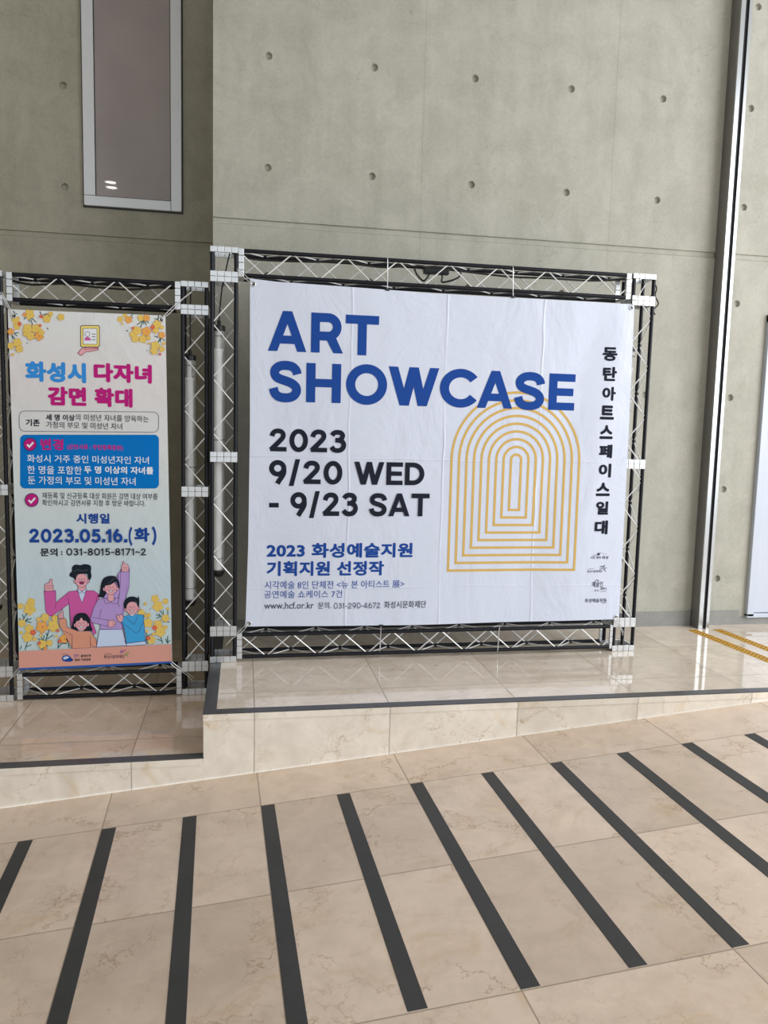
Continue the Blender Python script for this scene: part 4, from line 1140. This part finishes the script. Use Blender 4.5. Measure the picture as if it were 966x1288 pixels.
fam(I, spl([(706, 455), (697, 420), (710, 390), (735, 368), (775, 363), (800, 374), (812, 361), (818, 400), (813, 442), (802, 432), (798, 408), (770, 402), (742, 408), (724, 430), (718, 456)], 3), I_hair, False)
fam(I, spl([(645, 518), (650, 498), (665, 508), (680, 497), (695, 515), (692, 545), (672, 558), (652, 540)], 3), I_skin); ln(I, [(665, 508), (668, 525)], .0014)
I.build('son_cartoon')
I = Ink(sh2, .0060, .00003)
fam(I, spl([(298, 606), (315, 555), (325, 515), (350, 493), (385, 487), (415, 495), (440, 530), (446, 580), (456, 625), (310, 625)], 3), I_hair, False); fam(I, spl([(262, 690), (268, 655), (290, 640), (308, 650), (306, 712), (276, 710)], 3), I_hair, False)
fam(I, [(205, 540), (245, 525), (262, 535), (270, 595), (350, 625), (440, 625), (490, 690), (495, 742), (470, 747), (445, 715), (447, 752), (308, 757), (310, 655), (235, 620), (215, 590)], I_orange); ln(I, [(445, 660), (446, 715)])
fam(I, [(350, 618), (376, 628), (402, 618), (392, 610), (362, 610)], I_white); face(I, 378, 572, 45, 48); fam(I, spl([(326, 572), (333, 522), (365, 496), (395, 497), (425, 520), (432, 566), (412, 548), (392, 545), (378, 520), (362, 545), (345, 548)], 3), I_hair, False)
fam(I, spl([(206, 530), (202, 500), (214, 486), (222, 490), (228, 462), (237, 464), (240, 498), (243, 525)], 3), I_skin); ln(I, [(208, 508), (232, 510)], .0014)
I.build('daughter_cartoon')
# salmon footer with two sponsor marks and a blue hem
I = Ink(sh2, .0074, .0001)
I.poly(I.px([(24.2, 818.5), (80, 816), (150, 812.8), (215.6, 809.8), (216.4, 831.2), (150, 834.4), (80, 837.6), (24.6, 839.6)]), I_salmon)
I.poly(I.px([(24.6, 839.6), (80, 837.6), (150, 834.4), (216.4, 831.2), (216.6, 833.6), (150, 837.4), (80, 840.6), (24.7, 841.8)]), I_tip); I.build('footer_print')
I = Ink(sh2, .0082)
I.poly(I.px(spl([(78, 828.5), (79.5, 825), (84, 823.6), (88, 824.4), (90, 827), (92.5, 829.5), (90, 831.5), (84, 831.8), (79.5, 830.6)], 3)), I_blue); I.poly(I.px(spl([(79.5, 827.4), (83, 825), (87.5, 825.8), (85, 828), (81, 829)], 3)), I_pale); I.stroke(I.px([(78, 822.6), (86, 822.2)]), .002, I_dk)
line(I, '경기', 93.2, 822.2, 99.6, 826, I_teal, .012); line(I, '올해의책', 102, 822.8, 114.6, 826, I_dk, .02); line(I, '행복 가정문화', 94.4, 827.6, 114.6, 831, I_dk, .02)
I.build('sponsor_mark')
I = Ink(sh2, .0082); line(I, '화성시문화재단', 131, 823.8, 157, 828, I_dk, .012, -.8); I.stroke(I.px([(131.5, 822.4), (141, 821.9)]), .002, I_dk)
I.stroke(I.px(spl([(151.4, 820.5), (153, 817.6), (154.4, 819.6), (152.6, 821.6)])), .0035, I_teal); I.stroke(I.px(spl([(155, 820), (156.5, 817.8), (159, 817)])), .0035, I_mag)
for q in ([(158, 821.5), (163, 819.8)], [(158, 822.2), (161.5, 825)], [(158.5, 821.8), (157, 824)]): I.stroke(I.px(q), .004, I_green)
I.build('sponsor_mark')
for (u, v, to) in ((17.5, 397, (-1.20, SY + .01, 1.90)), (203, 402, (-.27, SY + .01, 1.93)), (30.5, 835, (-1.22, SY + .01, -.12)), (209.5, 828, (-.27, SY + .01, -.12))): eyelet(B2, sh2, u, v, to)
